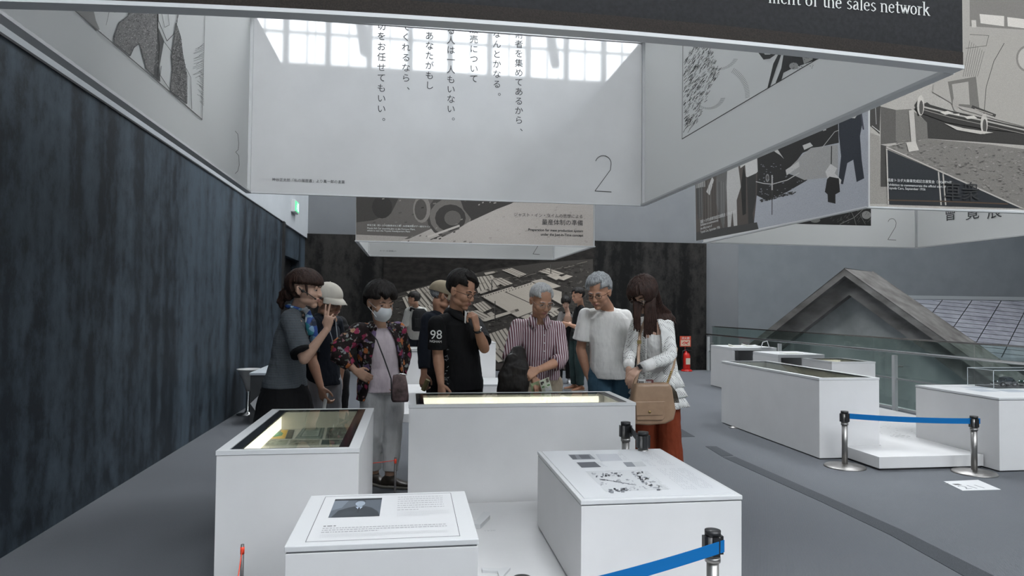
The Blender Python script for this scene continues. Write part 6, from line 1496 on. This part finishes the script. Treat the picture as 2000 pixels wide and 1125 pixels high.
for sh in (l_.shL, l_.shR): mb.limb([l_.neck.lerp(sh, .35)-V((0, 0, .035))-l_.F*.02, sh], [.038, .060], 16)
l_.sleeve(mb, 'L', 1.66, .066, .060, .044); l_.sleeve(mb, 'R', 1.66, .062, .055, .042); mb.build('lace_blouse', eyelet_m, l_.root, True, remesh=.0062, sm=1, disp=(.012, .08))
for sd in ('L', 'R'):
    sh, e, w = l_.arms[sd][:3]; MB().limb([e.lerp(w, .62), e.lerp(w, .94)], [.047, .041], 20, cap=False).build('white_cuff', white_c, l_.root, True)
def ruffle(t0, t1, r0, r1, nm):
    mb = MB(); rows = []
    for t, r in ((t0, r0), ((t0+t1)/2, (r0+r1)/2), (t1, r1)):
        row = []
        for i in range(48):
            a = 2*math.pi*i/48; k = 1+(.06*math.sin(a*9)+.03*math.sin(a*5+1))*(t0-t)/(t0-t1)
            row.append(l_.spine(t)+l_.lat(0)*r*k*math.cos(a)+l_.F*r*.78*k*math.sin(a)+V((0, 0, .010*math.sin(a*7))))
        rows.append(row)
    vs = [p for r in rows for p in r]; fs = [(j*48+i, j*48+(i+1) % 48, (j+1)*48+(i+1) % 48, (j+1)*48+i) for j in range(2) for i in range(48)]
    o = mb.add(vs, fs).build(nm, eyelet_m, l_.root, True); sm = o.modifiers.new('thickness', 'SOLIDIFY'); sm.thickness = .006
ruffle(.08, -.16, .172, .215, 'upper_ruffle'); ruffle(-.08, -.32, .186, .236, 'middle_ruffle'); ruffle(-.24, -.48, .196, .252, 'lower_ruffle')
l_.trousers(rust_c, r=(.100, .100, .108), hem=.06, flare=.01); l_.shoes(leather_b, blackp, .24)
# watch, bag, strap
sh, e, w = l_.arms['L'][:3]; ax = (w-e).normalized(); wc = w-ax*.004; wt = MB().cyl(wc-ax*.011, .034, .022, 22, axis=ax).build('wrist_watch', mat('grey_watch_band', (.3, .29, .28), .5), l_.root, True)
fd = V((-.35, -.9, .35)).normalized(); up_ = ax.cross(fd).normalized(); c = wc+fd*.028; Mw = Matrix(((ax.x, up_.x, fd.x, c.x), (ax.y, up_.y, fd.y, c.y), (ax.z, up_.z, fd.z, c.z), (0, 0, 0, 1)))
MB().box((-.020, -.021, 0), (.020, .021, .012), M=Mw).build('watch_case', mat('black_screen', (.008, .008, .01), .1), wt, bevel=.004)
bagc = P(1276, 787, 5.10); root = empty('handbag', bagc-V((0, 0, .16)), 'large tan leather shoulder bag with a brass clasp held by the long haired woman', 'bag')
def bp(x, y, dy=0): return P(x, y, 5.10)+V((0, dy, 0))
outl = [(1238, 748), (1303, 747), (1309, 757), (1316, 800), (1312, 818), (1296, 826), (1262, 829), (1236, 827), (1230, 800)]
fr = [bp(x, y, -.045) for x, y in outl]; bk = [bp(x, y, .045) for x, y in outl]; cm = sum(fr, V((0, 0, 0)))/len(fr)
mbg = MB(); n = len(outl); lay = [[cm+(p-cm)*.90+V((0, -.012, 0)) for p in fr], fr, bk, [cm+V((0, .09, 0))+(p-V((0, .09, 0))-cm)*.90+V((0, .012, 0)) for p in bk]]
vs = [p for l in lay for p in l]; fs = [tuple(range(n))[::-1], tuple(range(3*n, 4*n))]+[(k*n+i, k*n+(i+1) % n, (k+1)*n+(i+1) % n, (k+1)*n+i) for k in range(3) for i in range(n)]
mbg.add(vs, fs).build('bag_body', tan_leather, root, True, bevel=.012)
pk = MB(); po = [(1236, 784), (1291, 783), (1293, 812), (1288, 818), (1238, 818)]
pk.add([bp(x, y, -.070) for x, y in po]+[bp(x, y, -.050) for x, y in po], [(4, 3, 2, 1, 0)]+[(i, (i+1) % 5, 5+(i+1) % 5, 5+i) for i in range(5)]); pko = pk.build('front_pocket', tan_leather, root, bevel=.005)
fl = [(1235, 782), (1292, 781), (1291, 803), (1287, 808), (1237, 809)]
MB().add([bp(x, y, -.078) for x, y in fl]+[bp(x, y, -.068) for x, y in fl], [(4, 3, 2, 1, 0)]+[(i, (i+1) % 5, 5+(i+1) % 5, 5+i) for i in range(5)]).build('pocket_flap', tan_leather, pko, bevel=.004)
MB().cyl(bp(1262, 801.5, -.078), .010, .006, 18, axis=(0, -1, 0)).build('brass_clasp', brass, pko, True)
st = MB(); st.limb([bp(1240, 748), P(1247, 725, 5.13), P(1247, 690, 5.19), P(1250, 650, 5.27), P(1262, 622, 5.33)], [.014]*5, 8, flat=.35); st.limb([bp(1303, 750), P(1316, 715, 5.22), P(1322, 680, 5.42)], [.012]*3, 8, flat=.35); st.build('shoulder_strap', tan_leather, root, True)
MB().box(tuple(P(1248, 668, 5.205)-V((.016, .01, .014))), tuple(P(1248, 668, 5.205)+V((.016, .0, .014)))).build('strap_buckle', brass, root)
ch = MB(); 
for i in range(8): q = P(1303+i*1.2, 748-i*3.2, 5.08); ch.ell(q, (.009, .005, .007))
ch.build('brass_chain', brass, root, True)
ts = MB(); a = bp(1307, 752, -.04)
for i in range(9): ts.limb([a, a+V((.008*(i-3), -.004, -.05)), a+V((.010*(i-2), -.006, -.13))], [.004, .005, .004], 6)
ts.build('leather_tassel', mat('dark_olive_leather', (.05, .04, .025), .5), root, True)
for (x0, lb, c_k) in ((1247, 'left', (.5, .5, .5)), (1261, 'right', (.12, .03, .03))):
    o = MB().box(tuple(P(x0, 757, 5.09)), tuple(P(x0+12, 741, 5.13))).build('leaflet', mat('leaflet_'+lb, c_k, .5)); tag(o, 'folded leaflet sticking out of the tan bag, the %s one of two' % lb, 'leaflet')
    m = MB()
    for k in range(4): q = P(x0+1.5+k*2.6, 752, 5.087); m.poly([q, q+V((.006, 0, 0)), q+V((.006, 0, .03)), q+V((0, 0, .03))], (.05, .05, .05) if lb == 'left' else (.5, .5, .5))
    m.build('cover_print', print_fine, o)

# ---- background visitors
v_ = Fig('man in an off-white shirt with a black backpack, turned away before the mural', P(808, 584, 11.9), -115, 8, 1.05, P(812, 600, 12.0), P(798, 608, 12.0), P(827, 608, 12.0), (P(812, 700, 12.0).x, 12.3), 200, skin=skin_b, scale=1.0, vox=.009)
v_.arm('L', P(790, 662, 12.0), elb=P(789, 640, 12.1)); v_.arm('R', P(830, 655, 12.1), elb=P(833, 634, 12.1)); b = v_.body(); hair_cap(b, v_.M, hair_black, .014, .075, .012, -.05, taper=.035)
v_.shirt('off_white_shirt', white_c2, MALE, {'R': .85, 'L': .85}); v_.trousers(navy_c); v_.shoes(leather_b, blackp)
k = P(820, 622, 11.78); r = empty('backpack', k-V((0, 0, .22)), 'black backpack on the back of the man in the off-white shirt', 'backpack')
bk = MB(); bk.loft([(k+V((0, 0, z)), (w, 0, 0), (0, d_, 0)) for z, w, d_ in ((-.22, .10, .05), (-.19, .135, .075), (0, .14, .08), (.12, .12, .07), (.17, .07, .04))], 18, 3); bk.build('pack_body', black_c, r, True)
MB().limb([k+V((-.07, 0, .15)), P(803, 602, 11.86), P(800, 612, 12.02)], [.02]*3, 8, flat=.4).build('pack_strap', black_c, r, True); MB().box(tuple(k+V((-.09, -.095, -.15))), tuple(k+V((.09, -.07, .0)))).build('pack_pocket', black_c, r, bevel=.01)

x_ = Fig('young woman in a taupe cardigan looking down, before the mural', P(1105, 591, 12.3), -8, 22, .98, P(1108, 609, 12.35), P(1121, 614, 12.35), P(1096, 614, 12.35), (P(1103, 700, 12.4).x, 12.45), -12, skin=skin_a, female=True, scale=.92, vox=.009)
x_.arm('R', P(1108, 634, 12.1), elb=P(1091, 635, 12.3)); x_.arm('L', P(1110, 634, 12.1), elb=P(1126, 636, 12.3)); b = x_.body(); head_details(b, x_.M, x_.hs, hair_black, brows=True); hair_cap(b, x_.M, hair_black, .018, .045, -.03, -.06, fringe=lambda x: -.01)
x_.shirt('black_dress', black_c, [(-.3, .14, .12), (.2, .13, .1), (.6, .14, .1), (.9, .08, .06)], {}, yoke=.045); mb = MB(); x_.shell(mb, [(.15, .15, .12, 40), (.5, .16, .125, 40), (.78, .155, .11, 32), (.95, .07, .06, 30)], 0, 0, .016); x_.sleeve(mb, 'L', 1.8, .06, .055, .04); x_.sleeve(mb, 'R', 1.8, .06, .055, .04)
mb.build('taupe_cardigan', taupe_c, x_.root, True, remesh=.009, sm=1, disp=(.012, .08)); x_.trousers(black_c, r=(.10, .08, .075)); x_.shoes(mat('white_trainer', (.6, .6, .6), .5), white_edge, .24)
y_ = Fig('man in a black top and dark green trousers in profile, before the mural', P(1129, 577, 11.3), -78, 12, 1.10, P(1134, 597, 11.4), P(1136, 605, 11.25), P(1134, 605, 11.55), (P(1128, 700, 11.4).x, 11.4), -75, skin=skin_b, scale=1.0, vox=.009)
y_.arm('L', P(1112, 634, 11.15), elb=P(1131, 641, 11.2), hand_dir=(-1, 0, .1)); y_.arm('R', P(1112, 634, 11.5), elb=P(1131, 641, 11.5), hand_dir=(-1, 0, .1)); b = y_.body(); head_details(b, y_.M, y_.hs, hair_black); hair_cap(b, y_.M, hair_black, .014, .075, .012, -.045, taper=.035)
y_.shirt('black_top', black_c, MALE, {'R': .85, 'L': .85}); y_.trousers(olive_c); y_.shoes(mottled('tan_brown_shoe', (.16, .06, .025), (.2, .08, .035), 10, .5), sole_m)
